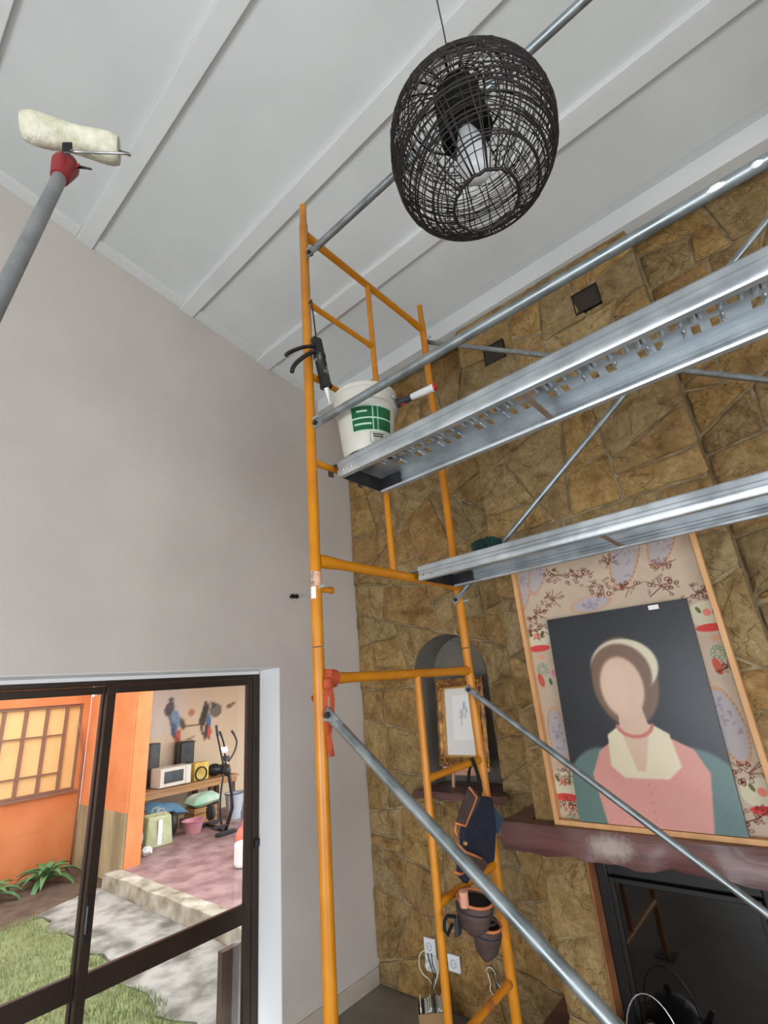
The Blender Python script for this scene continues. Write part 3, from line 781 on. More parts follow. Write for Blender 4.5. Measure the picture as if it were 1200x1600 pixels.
# ---------------------------------------------------------------- niche: shelf, easel and gilt picture
t = thing('niche_shelf', (0.86, 0.0, 1.135), 'small purple-brown live-edge shelf at the foot of the arched niche', 'shelf')
mb = live_edge(0.525, 1.205, 0.238, -0.115, 1.125, 1.163, .007, 21, 20)
for i, p in enumerate(mb.v):                       # the part inside the niche is narrower
    if p[1] > 0.2: mb.v[i] = (min(max(p[0], NX0+.004), NX1-.004), -0.012, p[2])
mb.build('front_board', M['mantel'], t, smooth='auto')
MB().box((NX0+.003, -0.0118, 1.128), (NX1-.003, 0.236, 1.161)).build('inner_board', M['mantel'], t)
ez = 1.164
t = thing('table_easel', (0.87, 0.08, ez), 'little pink beech easel on the niche shelf', 'easel')
for sx in (-1, 1):
    MB().obox((0.87+sx*.115, .055, ez+.16), (.008, 0, 0), (0, .007, 0), (sx*-.01, .02, .16)).build('leg', M['easel'], t)
MB().obox((0.87, .155, ez+.2), (.009, 0, 0), (0, .006, 0), (0, -.045, .198)).build('rear_leg', M['easel'], t)
MB().box((0.70, .0, ez+.105), (1.05, .042, ez+.128)).build('ledge', M['easel'], t, bevel=.002)
MB().box((0.752, .052, ez+.07), (0.988, .066, ez+.1)).build('cross_bar', M['easel'], t)
gz0 = ez+.1285; gx0, gx1, gz1 = 0.684, 1.062, 1.828
t = thing('gilt_framed_picture', (0.87, 0.03, gz0), 'ornate gilt frame with a pale picture, standing in the arched niche', 'picture')
def gpos(x, z, d): return (x, .006+(z-gz0)*.11-d, z)
for nm, pts in (('frame_rail', ((gx0, gz0), (gx1, gz0), (gx1-.062, gz0+.062), (gx0+.062, gz0+.062))), ('frame_rail', ((gx0, gz1), (gx1, gz1), (gx1-.062, gz1-.062), (gx0+.062, gz1-.062))),
                ('frame_side', ((gx0, gz0), (gx0, gz1), (gx0+.062, gz1-.062), (gx0+.062, gz0+.062))), ('frame_side', ((gx1, gz0), (gx1, gz1), (gx1-.062, gz1-.062), (gx1-.062, gz0+.062)))):
    o0, o1, i1, i0 = [Vector((p[0], 0, p[1])) for p in pts]
    V = []; F = []; NS = 16
    for k in range(NS+1):
        q = k/NS; a_ = o0.lerp(o1, q); b_ = i0.lerp(i1, q)
        for s_, d in ((0, 0), (0.02, .016+.004*math.sin(k*2.1)), (.35, .026+.005*math.sin(k*1.7)), (.62, .014), (.75, .020), (1, .010), (1, -.004)):
            p = a_.lerp(b_, s_); V.append(gpos(p.x, p.z, d))
    K = 7
    for k in range(NS):
        for j in range(K): F.append((k*K+j, k*K+(j+1) % K, (k+1)*K+(j+1) % K, (k+1)*K+j))
    F += [tuple(range(K)), tuple(NS*K+j for j in range(K))]
    MB().add(V, F).build(nm, M['gold'], t, smooth='auto')
rg2 = random.Random(3)
for cx, cz in ((gx0, gz0), (gx1, gz0), (gx0, gz1), (gx1, gz1)):
    orn = MB(); sx = 1 if cx == gx0 else -1; sz = 1 if cz == gz0 else -1
    for q in range(12):
        a = rg2.uniform(0, 1.57); r_ = rg2.uniform(.008, .075); x = cx+sx*(.016+r_*math.cos(a)*.8); z = cz+sz*(.018+r_*math.sin(a)*.8)
        if x < gx0+.062 or x > gx1-.062 or z < gz0+.062 or z > gz1-.062: orn.ball(gpos(x, z, .026), (.012, .008, .012), 8, 5)
    orn.build('corner_ornament', M['gold'], t, smooth=True)
lip = MB()
for lo, hi in (((gx0+.056, gz0+.056), (gx1-.056, gz0+.066)), ((gx0+.056, gz1-.066), (gx1-.056, gz1-.056)), ((gx0+.056, gz0+.066), (gx0+.066, gz1-.066)), ((gx1-.066, gz0+.066), (gx1-.056, gz1-.066))):
    lip.prism([gpos(lo[0], lo[1], .015), gpos(hi[0], lo[1], .015), gpos(hi[0], hi[1], .015), gpos(lo[0], hi[1], .015)], (0, .012, 0))
lip.build('inner_lip', M['goldlip'], t)
def pale(U, V_):
    c = np.zeros(U.shape+(3,))+np.array([226., 222, 216])
    c = over(c, polym(U, V_, [(.25, .22), (.9, .22), (.9, .88), (.25, .88)]), (238, 236, 232))
    for cx, cy, rx, ry, ro, col in ((.52, .62, .05, .06, .4, (182, 190, 190)), (.60, .72, .03, .07, -.3, (150, 170, 184)), (.66, .66, .02, .05, .3, (128, 150, 172)), (.5, .55, .04, .03, 0, (190, 184, 176)), (.5, .47, .025, .05, 0, (196, 190, 184)), (.62, .58, .06, .05, .2, (206, 212, 208))):
        c = over(c, ell(U, V_, cx, cy, rx, ry, ro, .02)*.8, col)
    return c
p0 = Vector(gpos(gx0+.06, gz0+.06, .006)); p1 = Vector(gpos(gx1-.06, gz0+.06, .006)); p2 = Vector(gpos(gx0+.06, gz1-.06, .006))
paint_grid('picture', p0, p1-p0, p2-p0, 60, 90, pale, attr_mat('glazed_print', .25, .5, coat=.3), t)
MB().prism([gpos(gx0+.01, gz0+.01, 0), gpos(gx1-.01, gz0+.01, 0), gpos(gx1-.01, gz1-.01, 0), gpos(gx0+.01, gz1-.01, 0)], (0, .006, 0)).build('back_board', M['card'], t)

# ---------------------------------------------------------------- scaffold
XS, YA, YB = 1.45, -1.717, -0.732
XS2 = 3.73
RP = 0.0212
def bar(p, q, r, flare=1.18):
    p = Vector(p); q = Vector(q); d = (q-p)
    return MB().tube([p, p+d*.04, p+d*.14, p+d*.86, p+d*.96, q], [r*flare, r*flare, r, r, r*flare, r*flare], 12)
def end_frame(x, lower, label):
    if lower:
        t = thing('ladder_scaffold', (x, (YA+YB)/2, 0), label, 'scaffold', 'yellow ladder scaffolds')
        z0, z1, zt = 0.006, 1.955, 1.85
    else:
        t = thing('ladder_scaffold', (x, (YA+YB)/2, 1.958), label, 'scaffold', 'yellow ladder scaffolds')
        z0, z1, zt = 1.959, 4.135, 3.94
    for y in (YA, YB):
        pts = [(x, y, z0), (x, y, z1)] if lower else [(x, y, z0), (x, y, 3.995), (x, y, 4.0), (x, y, z1-.004), (x, y, z1)]
        rr = [RP, RP] if lower else [RP, RP, .0175, .0175, .014]
        post = MB().tube(pts, rr, 16).build('post', M['yellow'], t, smooth='auto')
        if lower:
            MB().box((x-.06, y-.06, 0), (x+.06, y+.06, .006)).build('base_plate', M['darksteel'], post)
        for zz in ((1.72,) if lower else (2.17, 3.82, 2.88) if y == YA else (2.19, 3.86)):
            MB().tube([(x, y, zz), (x+.052, y, zz)], .007, 8).build('stud', M['galv'], post, smooth='auto')
    yi = -1.155 if lower else -1.255
    bar((x, YA+RP*.8, zt), (x, YB-RP*.8, zt), .0185).build('top_bar', M['yellow'], t, smooth='auto')
    if lower:
        MB().tube([(x, yi+.0, zt), (x, yi-.03, .30)], .0155, 12).build('inner_post', M['yellow'], t, smooth='auto')
        for k, zz in enumerate((1.447, 1.035, 0.628)):
            bar((x, yi-.03*(zt-zz)/1.55, zz), (x, YB-RP*.8, zz+.008), .0145).build('rung', M['yellow'] if k < 2 else M['rust'], t, smooth='auto')
        bar((x, YA+RP*.8, .30), (x, YB-RP*.8, .30), .0185).build('bottom_bar', M['yellow'], t, smooth='auto')
    else:
        bar((x, YA+RP*.8, 2.275), (x, YB-RP*.8, 2.275), .0205, 1.3).build('bottom_bar', M['yellow'], t, smooth='auto')
        MB().tube([(x, yi, zt), (x, yi, 2.275)], .0145, 12).build('inner_post', M['yellow'], t, smooth='auto')
        for zz in (3.515, 3.11, 2.69):
            bar((x, YA+RP*.8, zz), (x, yi, zz), .0135).build('rung', M['yellow'], t, smooth='auto')
        # locking pin sticking out below the lower bar
        MB().tube([(x, YA+RP*.6, 2.165), (x, YA+.075, 2.168)], .011, 10).build('pin', M['yellow'], t, smooth='auto')
        MB().lathe([(.0135, 0), (.0135, .018)], (x, YA+.066, 2.168), (0, 1, 0), 10).build('pin_head', M['rust'], t)
    return t
end_frame(XS, True, 'yellow steel ladder scaffold standing on the floor, with the tool belt hung on its rungs')
uf = end_frame(XS, False, 'yellow steel ladder scaffold plugged on top of another, carrying both planks and the caulking gun')
end_frame(XS2, True, 'yellow steel ladder scaffold on the floor at the far end of the planks')
end_frame(XS2, False, 'upper yellow steel ladder scaffold at the far end of the planks')
def patch(c, r, a0, a1, z0, z1, n=6):
    P = MB(); V = []
    for k in range(n+1):
        a = a0+(a1-a0)*k/n
        for z in (z0, z1): V.append((c[0]+r*math.cos(a), c[1]+r*math.sin(a), z))
    return P.add(V, [(2*k, 2*k+2, 2*k+3, 2*k+1) for k in range(n)])
patch((XS, YA), RP+.0008, -.9, .35, 2.175, 2.228).build('sticker', mat('orange_sticker', rgb(214, 148, 104), rgb(222, 186, 158), 60, .6), uf)
patch((XS, YA), RP+.0010, -1.6, -.9, 2.155, 2.232).build('sticker_backing', mat('torn_white_sticker', rgb(190, 182, 170), rgb(120, 104, 96), 90, .7), uf)
patch((XS, YA), RP+.0012, -1.7, -.75, 2.128, 2.172).build('paint_splash', M['white'], uf)

def rail(p, q, r, label, name='brace_tube', cat='brace', group='galvanised scaffold braces', flat=True):
    p = Vector(p); q = Vector(q); d = (q-p).normalized()
    t = thing(name, p, label, cat, group)
    MB().tube([p+d*.05, q-d*.05], r, 14).build('tube', M['tubegalv'], t, smooth='auto')
    for e, s in ((p, 1), (q, -1)):
        yv = Vector((0, 1, 0)); up = d.cross(yv).normalized()
        MB().obox(e+d*s*.028, d*.045, yv*.004, up*r*1.15).build('flat_end', M['tubegalv'], t, bevel=.003)
        MB().lathe([(.010, -.014), (.010, .014)], e+d*s*.004, (0, 1, 0), 8).build('bolt', M['darksteel'], t)
    return t
YF = YA; YK = YB+.036; YK2 = YB-.036
rail((XS+.036, YF, 3.785), (XS2-.036, YF, 3.79), .0165, 'straight galvanised tube used as upper guard rail, passing behind the wicker lamp', 'guard_rail', 'guard rail', 'guard rails')
mr_ = rail((XS+.036, YF, 2.850), (XS2-.036, YF, 2.838), .0165, 'straight galvanised tube used as middle guard rail, in front of the white bucket', 'guard_rail', 'guard rail', 'guard rails')
for px_, py_, l_ in ((1118, 293, .05), (1183, 258, .028)):
    g = at(px_, py_, 'y', YF-.013)
    MB().ball((g.x, YF-.0125, g.z*.4+2.84*.6), (l_*.5, .005, .010), 10, 6).build('paint_splash', M['white'], mr_, smooth=True)
rail((XS+.040, YF, 1.736), (XS2-.036, YF, 0.08), .0165, 'diagonal galvanised brace tube sloping down in front of the hanging tool belt')
rail((XS+.005, YK2, 1.765), (XS2, YK2, 0.075), .0135, 'diagonal galvanised brace tube sloping down across the portrait')
rail((XS-.005, YK, 3.868), (XS2, YK, 2.205), .0135, 'diagonal galvanised brace tube sloping down behind the upper plank from the post top')
rail((XS, YK2, 2.195), (XS2, YK2, 3.86), .0135, 'diagonal galvanised brace tube rising behind the lower plank and upper plank')

def plank(x0, x1, y0, y1, zb, h, label, zbar):
    """perforated steel deck: y0 is the side away from the stone wall"""
    zt = zb+h; th = .0025; W = y1-y0
    t = thing('scaffold_plank', ((x0+x1)/2, (y0+y1)/2, zb), label, 'scaffold plank', 'steel scaffold planks')
    # deck with real slots
    ys = [0, .035, .070, .086, .168, .188, .238, .250, W-.028, W]
    step = .0475; n = int((x1-x0)/step); step = (x1-x0)/n
    xs = []
    for k in range(n): xs += [x0+k*step, x0+k*step+.010, x0+k*step+.032]
    xs.append(x1)
    D = MB(); V = [(x, y0+y, zt) for x in xs for y in ys]; F = []; ny = len(ys)
    for i in range(len(xs)-1):
        for j in range(ny-1):
            k = i//3
            if i % 3 == 1 and 2 < k < n-3 and ((j == 3 and k % 3 != 2) or (j == 5 and k % 3 != 1)): continue
            F.append((i*ny+j, (i+1)*ny+j, (i+1)*ny+j+1, i*ny+j+1))
    D.add(V, F).build('deck', M['galv'], t, solid=.0025)
    # pressed ribs between the slots
    ribs = MB()
    for k in range(2, n-2):
        xx = x0+k*step+.040
        ribs.tube([(xx, y0+.085, zt-.001), (xx, y0+.10, zt-.003), (xx, y0+.15, zt-.003), (xx, y0+.165, zt-.001)], [.003, .007, .007, .003], 6)
        if k % 3 == 2: ribs.tube([(xx-.017, y0+.095, zt-.001), (xx-.017, y0+.11, zt-.003), (xx-.017, y0+.16, zt-.003), (xx-.017, y0+.17, zt-.001)], [.004, .010, .010, .004], 6)
        if k % 2: ribs.tube([(xx, y0+.185, zt-.001), (xx, y0+.195, zt-.003), (xx, y0+.225, zt-.003), (xx, y0+.235, zt-.001)], [.003, .006, .006, .003], 6)
    ribs.build('pressed_rib', M['galv'], t, smooth=True, kind='stuff')
    for s, ye in ((1, y0), (-1, y1)):
        # side skirt: top roll, flute and inward bottom lip
        prof_ = [(0, zt), (0, zt-h*.32), (.006, zt-h*.38), (.006, zt-h*.55), (0, zt-h*.62), (0, zb+.006), (.004, zb), (.026, zb), (.030, zb+.008), (.026, zb+.006), (.006, zb+.004), (.0035, zb+.008), (.0035, zt-h*.60), (.0095, zt-h*.54), (.0095, zt-h*.39), (.0035, zt-h*.33), (.0035, zt)]
        MB().prism([(x0, ye+s*a, b) for a, b in prof_], (x1-x0, 0, 0)).build('side_skirt', M['galv'], t, smooth='auto')
    for xa, s in ((x0, 1), (x1, -1)):
        MB().box((min(xa, xa+s*.0028), y0+.010, zb+.003), (max(xa, xa+s*.0028), y1-.010, zt-.003)).build('end_cap', M['darksteel'], t)
        MB().box((min(xa+s*.003, xa+s*.11), y1-.024, zb+.010), (max(xa+s*.003, xa+s*.11), y1-.012, zt-.006)).build('corner_bracket', M['darksteel'], t)
        for yy in (y0+.055, y1-.055):
            xb = XS if s > 0 else XS2; hk = [(xa-s*.002, yy, zb+h*.5), (xa-s*.005, yy, zbar+.004), (xa-s*.012, yy, zbar+.008), (xb-s*.024, yy, zbar+.008), (xb-s*.033, yy, zbar+.002), (xb-s*.034, yy, zbar-.03)]
            MB().ribbon(hk, (0, .016, 0), (0, 0, .003)).build('hook', M['tubegalv'], t)
        for q in (.03, .075):
            MB().lathe([(.005, 0), (.004, .002)], (xa+s*q, y0, zb+h*.3), (0, -1, 0), 8).build('rivet', M['stainless'], t)
    for fx in (.33, .72):
        xx = x0+(x1-x0)*fx if fx > .5 else x0+.80
        MB().box((xx-.010, y0+.012, zb+.009), (xx+.010, y1-.012, zb+.013)).build('cross_bar', M['rustbar'], t)
    return t
plank(XS+.062, XS2-.062, -1.634, -1.342, 2.622, .070, 'upper galvanised steel scaffold plank with slotted deck, carrying the bucket', 2.7035)
plank(XS+.055, XS2-.055, -1.145, -0.83, 2.247, .064, 'lower galvanised steel scaffold plank, carrying the green brush', 2.2985)

# ---------------------------------------------------------------- wicker pendant lamp
LR = 0.25
LC = Vector((2.418, -1.885, 3.335))
tilt = Matrix.Rotation(math.radians(3), 3, Vector((0.7, -0.7, 0)))
t = thing('wicker_pendant_lamp', LC, 'dark brown round wicker basket lamp hanging on a black cord', 'lamp')
def lp(th, z):                                # point on the shade at angle th and latitude parameter z in [-1, 1]
    zz = max(-1, min(1, z)); b0, b1 = -0.93, 0.97
    h = b0+(b1-b0)*(zz+1)/2
    r = math.sqrt(max(0.0, 1-h*h*.99))*(1+.02*math.sin(3*th+2*zz))
    return LC+tilt @ Vector((LR*r*math.cos(th), LR*r*math.sin(th), LR*h*1.0))
rg3 = random.Random(17)
W1 = MB(); W2 = MB()
for k in range(76):                           # uprights, a little slanted
    th = 2*math.pi*(k+rg3.uniform(-.42, .42))/76; sl = rg3.uniform(-.14, .14); q = rg3.uniform(0, 6)
    r_ = rg3.choice((.0014, .0016, .0018, .0026))
    W1.tube([lp(th+sl*z+.02*math.sin(4*z+q), z)+Vector((rg3.uniform(-.0015, .0015),)*3) for z in np.linspace(-1, 1, 22)], r_, 4)
for k in range(44):                           # rings
    z = -1+2*(k+.5)/44+rg3.uniform(-.02, .02); q = rg3.uniform(0, 6); am = rg3.uniform(.01, .05)
    r_ = rg3.choice((.0014, .0016, .0018, .0030))
    W2.tube([lp(2*math.pi*j/44, z+am*math.sin(2*math.pi*j/44+q)) for j in range(44)], r_, 4, closed=True)
for k in range(44):                           # stray diagonal withies round the belly
    th0 = rg3.uniform(0, 6.28); z0 = rg3.uniform(-.5, .6); dz = rg3.uniform(-.5, .5); L_ = rg3.uniform(1.2, 2.6)
    W2.tube([lp(th0+L_*j/16, z0+dz*j/16+.03*math.sin(j)) for j in range(17)], .0016, 4)
W1.build('upright_withies', M['wicker'], t, smooth=True, kind='stuff')
W2.build('woven_rings', M['wicker'], t, smooth=True, kind='stuff')
RG = MB()
RG.tube([lp(2*math.pi*j/40, -1)+Vector((0, 0, .004*math.sin(j*2.5))) for j in range(40)], .0048, 8, closed=True)
RG.build('bottom_rim', M['wicker'], t, smooth=True)
NK = MB()                                     # dense inner neck hanging from the top
nb = lambda th, h, r: LC+tilt @ Vector((r*math.cos(th), r*math.sin(th), h))
for k in range(46):
    th = 2*math.pi*k/46+rg3.uniform(-.06, .06)
    NK.tube([nb(th+.1*math.sin(h*30), h, .068+.020*((LR*.97-h)/.17)*.4) for h in np.linspace(LR*.97, LR*.26, 9)], .0030, 4)
for k in range(22):
    h = LR*.97-(LR*.71)*(k/21); NK.tube([nb(2*math.pi*j/24, h+.003*math.sin(3*j), .071+.008*((LR*.97-h)/.17)) for j in range(24)], .0026, 4, closed=True)
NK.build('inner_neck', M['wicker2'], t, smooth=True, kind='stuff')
ax = tilt @ Vector((0, 0, 1))
MB().lathe([(.03, 0), (.055, .02), (.062, .05), (.05, .085), (.012, .11), (.006, .12)], LC+ax*.075, ax, 16).build('bulb_holder', M['soot'], t, smooth='auto')
MB().lathe([(.006, -.125), (.030, -.118), (.046, -.098), (.052, -.060), (.047, -.01), (.036, .045), (.026, .075), (.024, .088)], LC+ax*-.005, ax, 20).build('bulb', M['bulb'], t, smooth=True)
ctop = LC+Vector((-.010, -.004, 0)); ctop.z = zc(ctop.y)-.002
MB().tube([LC+ax*.16, LC+ax*.27, LC+Vector((-.008, -.002, .6)), ctop], .0028, 8).build('cord', M['black'], t, smooth=True)
MB().lathe([(.045, -.03), (.045, 0)], ctop, (0, 0, 1), 20).build('ceiling_rose', M['black'], t, smooth='auto')

# ---------------------------------------------------------------- paint roller on a pole
A = atd(101, 262, 1.16); B = atd(-6, 478, 0.86)
d = (B-A).normalized(); foot = A+d*((0.0-A.z)/d.z)
t = thing('paint_roller', foot, 'cream paint roller on a grey extension pole with red socket, raised towards the ceiling', 'paint roller')
MB().tube([A+d*.02, foot], .0148, 16).build('pole', M['pole'], t, smooth='auto')
MB().lathe([(.012, -.036), (.023, -.030), (.029, -.010), (.027, .008), (.023, .032), (.019, .055)], A, d, 14).build('red_socket', M['red'], t, smooth='auto')
u, w = frame_of(d)
camd = (Vector(CAM)-A).normalized()
sd = Vector(RM[0])                            # towards the right of the roller head
MB().obox(A+sd*.022+camd*.004-d*.012, sd*.012, camd*.009, d*.011).build('thumb_latch', M['red'], t, bevel=.004)
MB().tube([A+sd*.03-d*.005, A+sd*.05+d*.001, A+sd*.066+d*.008], [.004, .003, .002], 8).build('latch_pin', M['black'], t, smooth=True)
e0 = atd(36, 196, 1.14); e1 = atd(186, 236, 1.21); ra = (e1-e0).normalized()
sl_ = MB(); prof = []
Lr = (e1-e0).length
for k in range(15):
    q = k/14; prof.append((.034+.0022*math.sin(9*q)+(-.004 if k in (0, 14) else 0), Lr*q))
sl_.lathe([(.012, 0)]+prof+[(.012, Lr)], e0, ra, 26).build('nap_sleeve', M['rollernap'], t, smooth='auto')
top = A-d*.05
upv = Vector(-RM[1])
MB().obox(A+upv*.047+sd*.006+camd*.038, sd*.0125, camd*.008, upv*.013).build('black_bracket', M['black'], t, bevel=.003)
mid = e0.lerp(e1, .48)
cage = camd*.046+d*.012
MB().tube([A+upv*.040+camd*.042+sd*.014, A+upv*.036+camd*.044+sd*.03, e1+cage*.9+ra*.008, e1+cage*.8+ra*.022, e1+ra*.024, e1-ra*.01], .0032, 8).build('wire_cage', M['stainless'], t, smooth=True)

# ---------------------------------------------------------------- things on the scaffold
BC = Vector((1.612, -1.545, 2.694))           # paint bucket
t = thing('paint_bucket', BC, 'white translucent paint bucket with a green printed label on the upper plank', 'bucket')
BH = .285
rb = lambda h: .103+.029*h/BH
MB().lathe([(.094, 0), (.100, .006)]+[(rb(h), h) for h in np.linspace(.02, BH-.075, 6)]+[(rb(BH)+.003, BH-.072), (rb(BH)+.003, BH-.06), (rb(BH), BH-.058), (rb(BH), BH-.02), (rb(BH)+.005, BH-.018), (rb(BH)+.005, BH), (rb(BH)-.003, BH), (rb(BH)-.003, BH-.02), (.096, .01), (.0, .008)], BC, n=48, caps=False).add([], []).build('tub', M['bucket'], t, smooth='auto')
def bpatch(a0, a1, h0, h1, off, name, mtl, n=10, parent=t):
    P = MB(); V = []
    for k in range(n+1):
        a = a0+(a1-a0)*k/n
        for h in (h0, h1): V.append(BC+Vector(((rb(h)+off)*math.cos(a), (rb(h)+off)*math.sin(a), h)))
    return P.add(V, [(2*k, 2*k+2, 2*k+3, 2*k+1) for k in range(n)]).build(name, mtl, parent, smooth=True)
# angle of the camera seen from the bucket
ac = math.atan2(CAM[1]-BC.y, CAM[0]-BC.x)
L0, L1 = ac-.50, ac+.98
bpatch(L0-.04, L1+.03, .070, .182, .0006, 'label_ground', M['palegreen'])
for (p, q) in ((L0, ac+.22), (ac+.26, ac+.40), (ac+.43, L1)):
    bpatch(p, q, .130, .177, .0012, 'label_block', M['green']); bpatch(p, q, .075, .123, .0012, 'label_block', M['green'])
for (p, q, h) in ((ac-.32, ac+.05, .155), (ac-.44, ac+.18, .100)):
    bpatch(p, q, h-.004, h+.004, .0016, 'label_line', M['palegreen'], 6)
for (p, q, h0, h1) in ((ac+.10, ac+.72, .018, .020), (ac+.10, ac+.72, .062, .064), (ac+.10, ac+.115, .018, .064), (ac+.705, ac+.72, .018, .064)):
    bpatch(p, q, h0, h1, .0012, 'print_box_line', M['inkdark'], 6)
for (p, q, h) in ((ac+.20, ac+.62, .055), (ac+.22, ac+.60, .045)):
    bpatch(p, q, h-.0035, h+.0035, .0012, 'print_line', M['inkdark'], 6)
def text_mesh(s_, size):
    cu = bpy.data.curves.new('lettering', 'FONT'); cu.body = s_; cu.size = size; cu.align_x = 'CENTER'; cu.resolution_u = 2
    o = bpy.data.objects.new('lettering', cu); COL.objects.link(o)
    dg = bpy.context.evaluated_depsgraph_get(); me = bpy.data.meshes.new_from_object(o.evaluated_get(dg))
    bpy.data.objects.remove(o); bpy.data.curves.remove(cu)
    return me
me = text_mesh('25 Kg', .016)
for v in me.vertices:
    x, y = v.co.x, v.co.y; h = .025+y; a = ac+.40+x/rb(h); v.co = BC+Vector(((rb(h)+.0014)*math.cos(a), (rb(h)+.0014)*math.sin(a), h))
link('lettering', me, M['inkdark'], t)
ha = ac+.95
hp = [BC+Vector(((rb(BH)+.008)*math.cos(ha+s*math.pi), (rb(BH)+.008)*math.sin(ha+s*math.pi), BH-.04)) for s in (0, 1)]
hc = (hp[0]+hp[1])/2; hx = (hp[1]-hp[0])/2; hn = Vector((hx.y, -hx.x, 0)).normalized()
MB().tube([hc+hx*math.cos(q)+hn*(.137*math.sin(q))+Vector((0, 0, -.06*math.sin(q))) for q in [math.pi*k/20 for k in range(21)]], .0028, 8).build('wire_handle', M['stainless'], t, smooth=True)

# hand tool hooked on the bucket rim
ta = at(617, 632, 'y', -1.475); tb = at(681, 604, 'y', -1.44)
td = (tb-ta).normalized(); TL = (tb-ta).length; tu = Vector((0, 0, 1)); tu = (tu-td*tu.dot(td)).normalized(); tw = td.cross(tu)
t = thing('scraper_tool', ta, 'hand tool with white and grey handle and red end cap, resting on the bucket rim', 'hand tool')
def tt(q, s=1.0, r=.016): return [ta+td*(TL*q)+tu*(r*s*math.sin(a))+tw*(r*s*math.cos(a)) for a in [2*math.pi*k/12 for k in range(12)]]
def loft(rings):
    mbx = MB(); n_ = len(rings[0]); V = [p for r_ in rings for p in r_]; F = []
    for i in range(len(rings)-1):
        for k in range(n_): F.append((i*n_+k, i*n_+(k+1) % n_, (i+1)*n_+(k+1) % n_, (i+1)*n_+k))
    F += [tuple(range(n_))[::-1], tuple((len(rings)-1)*n_+k for k in range(n_))]
    return mbx.add(V, F)
loft([tt(-.10, .9), tt(0, 1.2), tt(.12, 1.25), tt(.25, .95), tt(.45, .8), tt(.62, .85), tt(.7, .8)]).build('rubber_grip', M['darkgrey'], t, smooth=True)
loft([tt(.38, .55), tt(.42, .87), tt(.6, .95), tt(.8, 1.0), tt(.96, 1.05)]).build('white_body', M['white'], t, smooth='auto')
loft([tt(.955, 1.07), tt(1.0, 1.05), tt(1.01, .8)]).build('red_cap', M['redbright'], t, smooth='auto')
loft([[p+Vector((0, 0, -.016)) for p in tt(.14, .3)], [p+Vector((0, 0, -.018)) for p in tt(.26, .3)]]).build('red_trigger', M['redbright'], t)
MB().obox(ta-td*.03-tu*.004, td*.035, tw*.016, tu*.0012).build('blade', M['stainless'], t)

# caulking gun hanging from the second rung
gx = XS+.046
gp = lambda px_, py_, x=gx: at(px_, py_, 'x', x)
t = thing('caulking_gun', gp(505, 605), 'black caulking gun with paint-stained barrel, hung from a scaffold rung', 'caulking gun')
g0, g1, g2, g3 = gp(487, 472), gp(494, 528), gp(499, 556), gp(510, 606)
gd = (g3-g2).normalized()
MB().tube([g0+Vector((-.02, .0, .004)), g0+Vector((0, 0, .012)), g0.lerp(g1, .15), g1, g2], .0032, 8).build('push_rod', M['black'], t, smooth=True)
gs = gd.cross(Vector((1, 0, 0))).normalized()
MB().obox(g1.lerp(g2, .5), gd*.042, gs*.023, Vector((.015, 0, 0))).build('trigger_housing', M['black'], t, bevel=.006)
MB().lathe([(.025, 0), (.0275, .004), (.0275, .018), (.0245, .022), (.0245, (g3-g2).length-.012), (.0275, (g3-g2).length-.008), (.0275, (g3-g2).length+.004)], g2-gd*.006, gd, 20).build('barrel', mat('stained_black_barrel', rgb(30, 30, 28), rgb(150, 146, 132), 22, .5, low=.58, high=.66), t, smooth='auto')
MB().lathe([(.012, 0), (.010, .012), (.005, .05), (.003, .075)], g3+gd*.004, gd, 12).build('nozzle', M['whitecloth'], t, smooth='auto')
h1 = [gp(*p) for p in ((496, 541), (484, 541), (472, 543), (460, 547), (450, 552), (447, 555))]
h2 = [gp(*p) for p in ((497, 549), (484, 552), (474, 558), (464, 566), (458, 574), (456, 581))]
off = Vector((.012, 0, 0))
MB().tube(curve_pts(h1, 4), .0085, 8).build('handle_grip', M['black'], t, smooth=True)
MB().tube(curve_pts(h2, 4), .0095, 8).build('trigger_lever', M['black'], t, smooth=True)

# green scrubbing brush on the lower plank
zb = 2.313
bb = at(762, 866, 'y', -1.0)
t = thing('scrubbing_brush', (bb.x, -1.0, zb), 'dark green bristle brush head lying on the lower plank', 'brush')
MB().box((bb.x-.075, -1.025, zb), (bb.x+.075, -0.972, zb+.018)).build('block', M['black'], t, bevel=.005)
br_ = MB(); rg4 = random.Random(2)
for k in range(420):
    x = bb.x+rg4.uniform(-.06, .06); y = -1.0+rg4.uniform(-.022, .022); L_ = .064+rg4.uniform(-.004, .004)-.016*abs((x-bb.x)/.06)**3
    br_.tube([(x, y, zb+.017), (x+(x-bb.x)*.14, y+(y+1.0)*.25, zb+.017+L_)], .0022, 4)
br_.build('bristles', M['bristle'], t, kind='stuff')

# orange strap knotted round the frame
t = thing('orange_strap', (XS+.02, YA+.04, 1.6), 'orange webbing strap knotted round the scaffold post and hanging down', 'strap')
lp_ = MB()
zk = 1.85
lp_.ribbon([(XS+.030*math.cos(a), YA+.052+.003*math.sin(3*a), zk+.030*math.sin(a)) for a in [2*math.pi*k/18 for k in range(19)]], (0, .020, 0), (.001, 0, .001))
lp_.build('loop', M['strap'], t)
tail = [at(px_, py_, 'x', XS+.032) for px_, py_ in ((513, 1045), (513, 1060), (515, 1075), (519, 1092), (519, 1112), (516, 1135), (514, 1150), (516, 1165), (519, 1182))]
wd = [.013, .014, .013, .012, .013, .012, .008, .010, .012]
MB().ribbon(tail, [Vector((.003*math.sin(k*1.2), q, 0)) for k, q in enumerate(wd)], (.0012, 0, 0)).build('tail', M['strap'], t, smooth=False)
tail2 = [at(px_, py_, 'x', XS+.026) for px_, py_ in ((510, 1048), (510, 1075), (509, 1100), (510, 1130), (513, 1155), (514, 1175))]
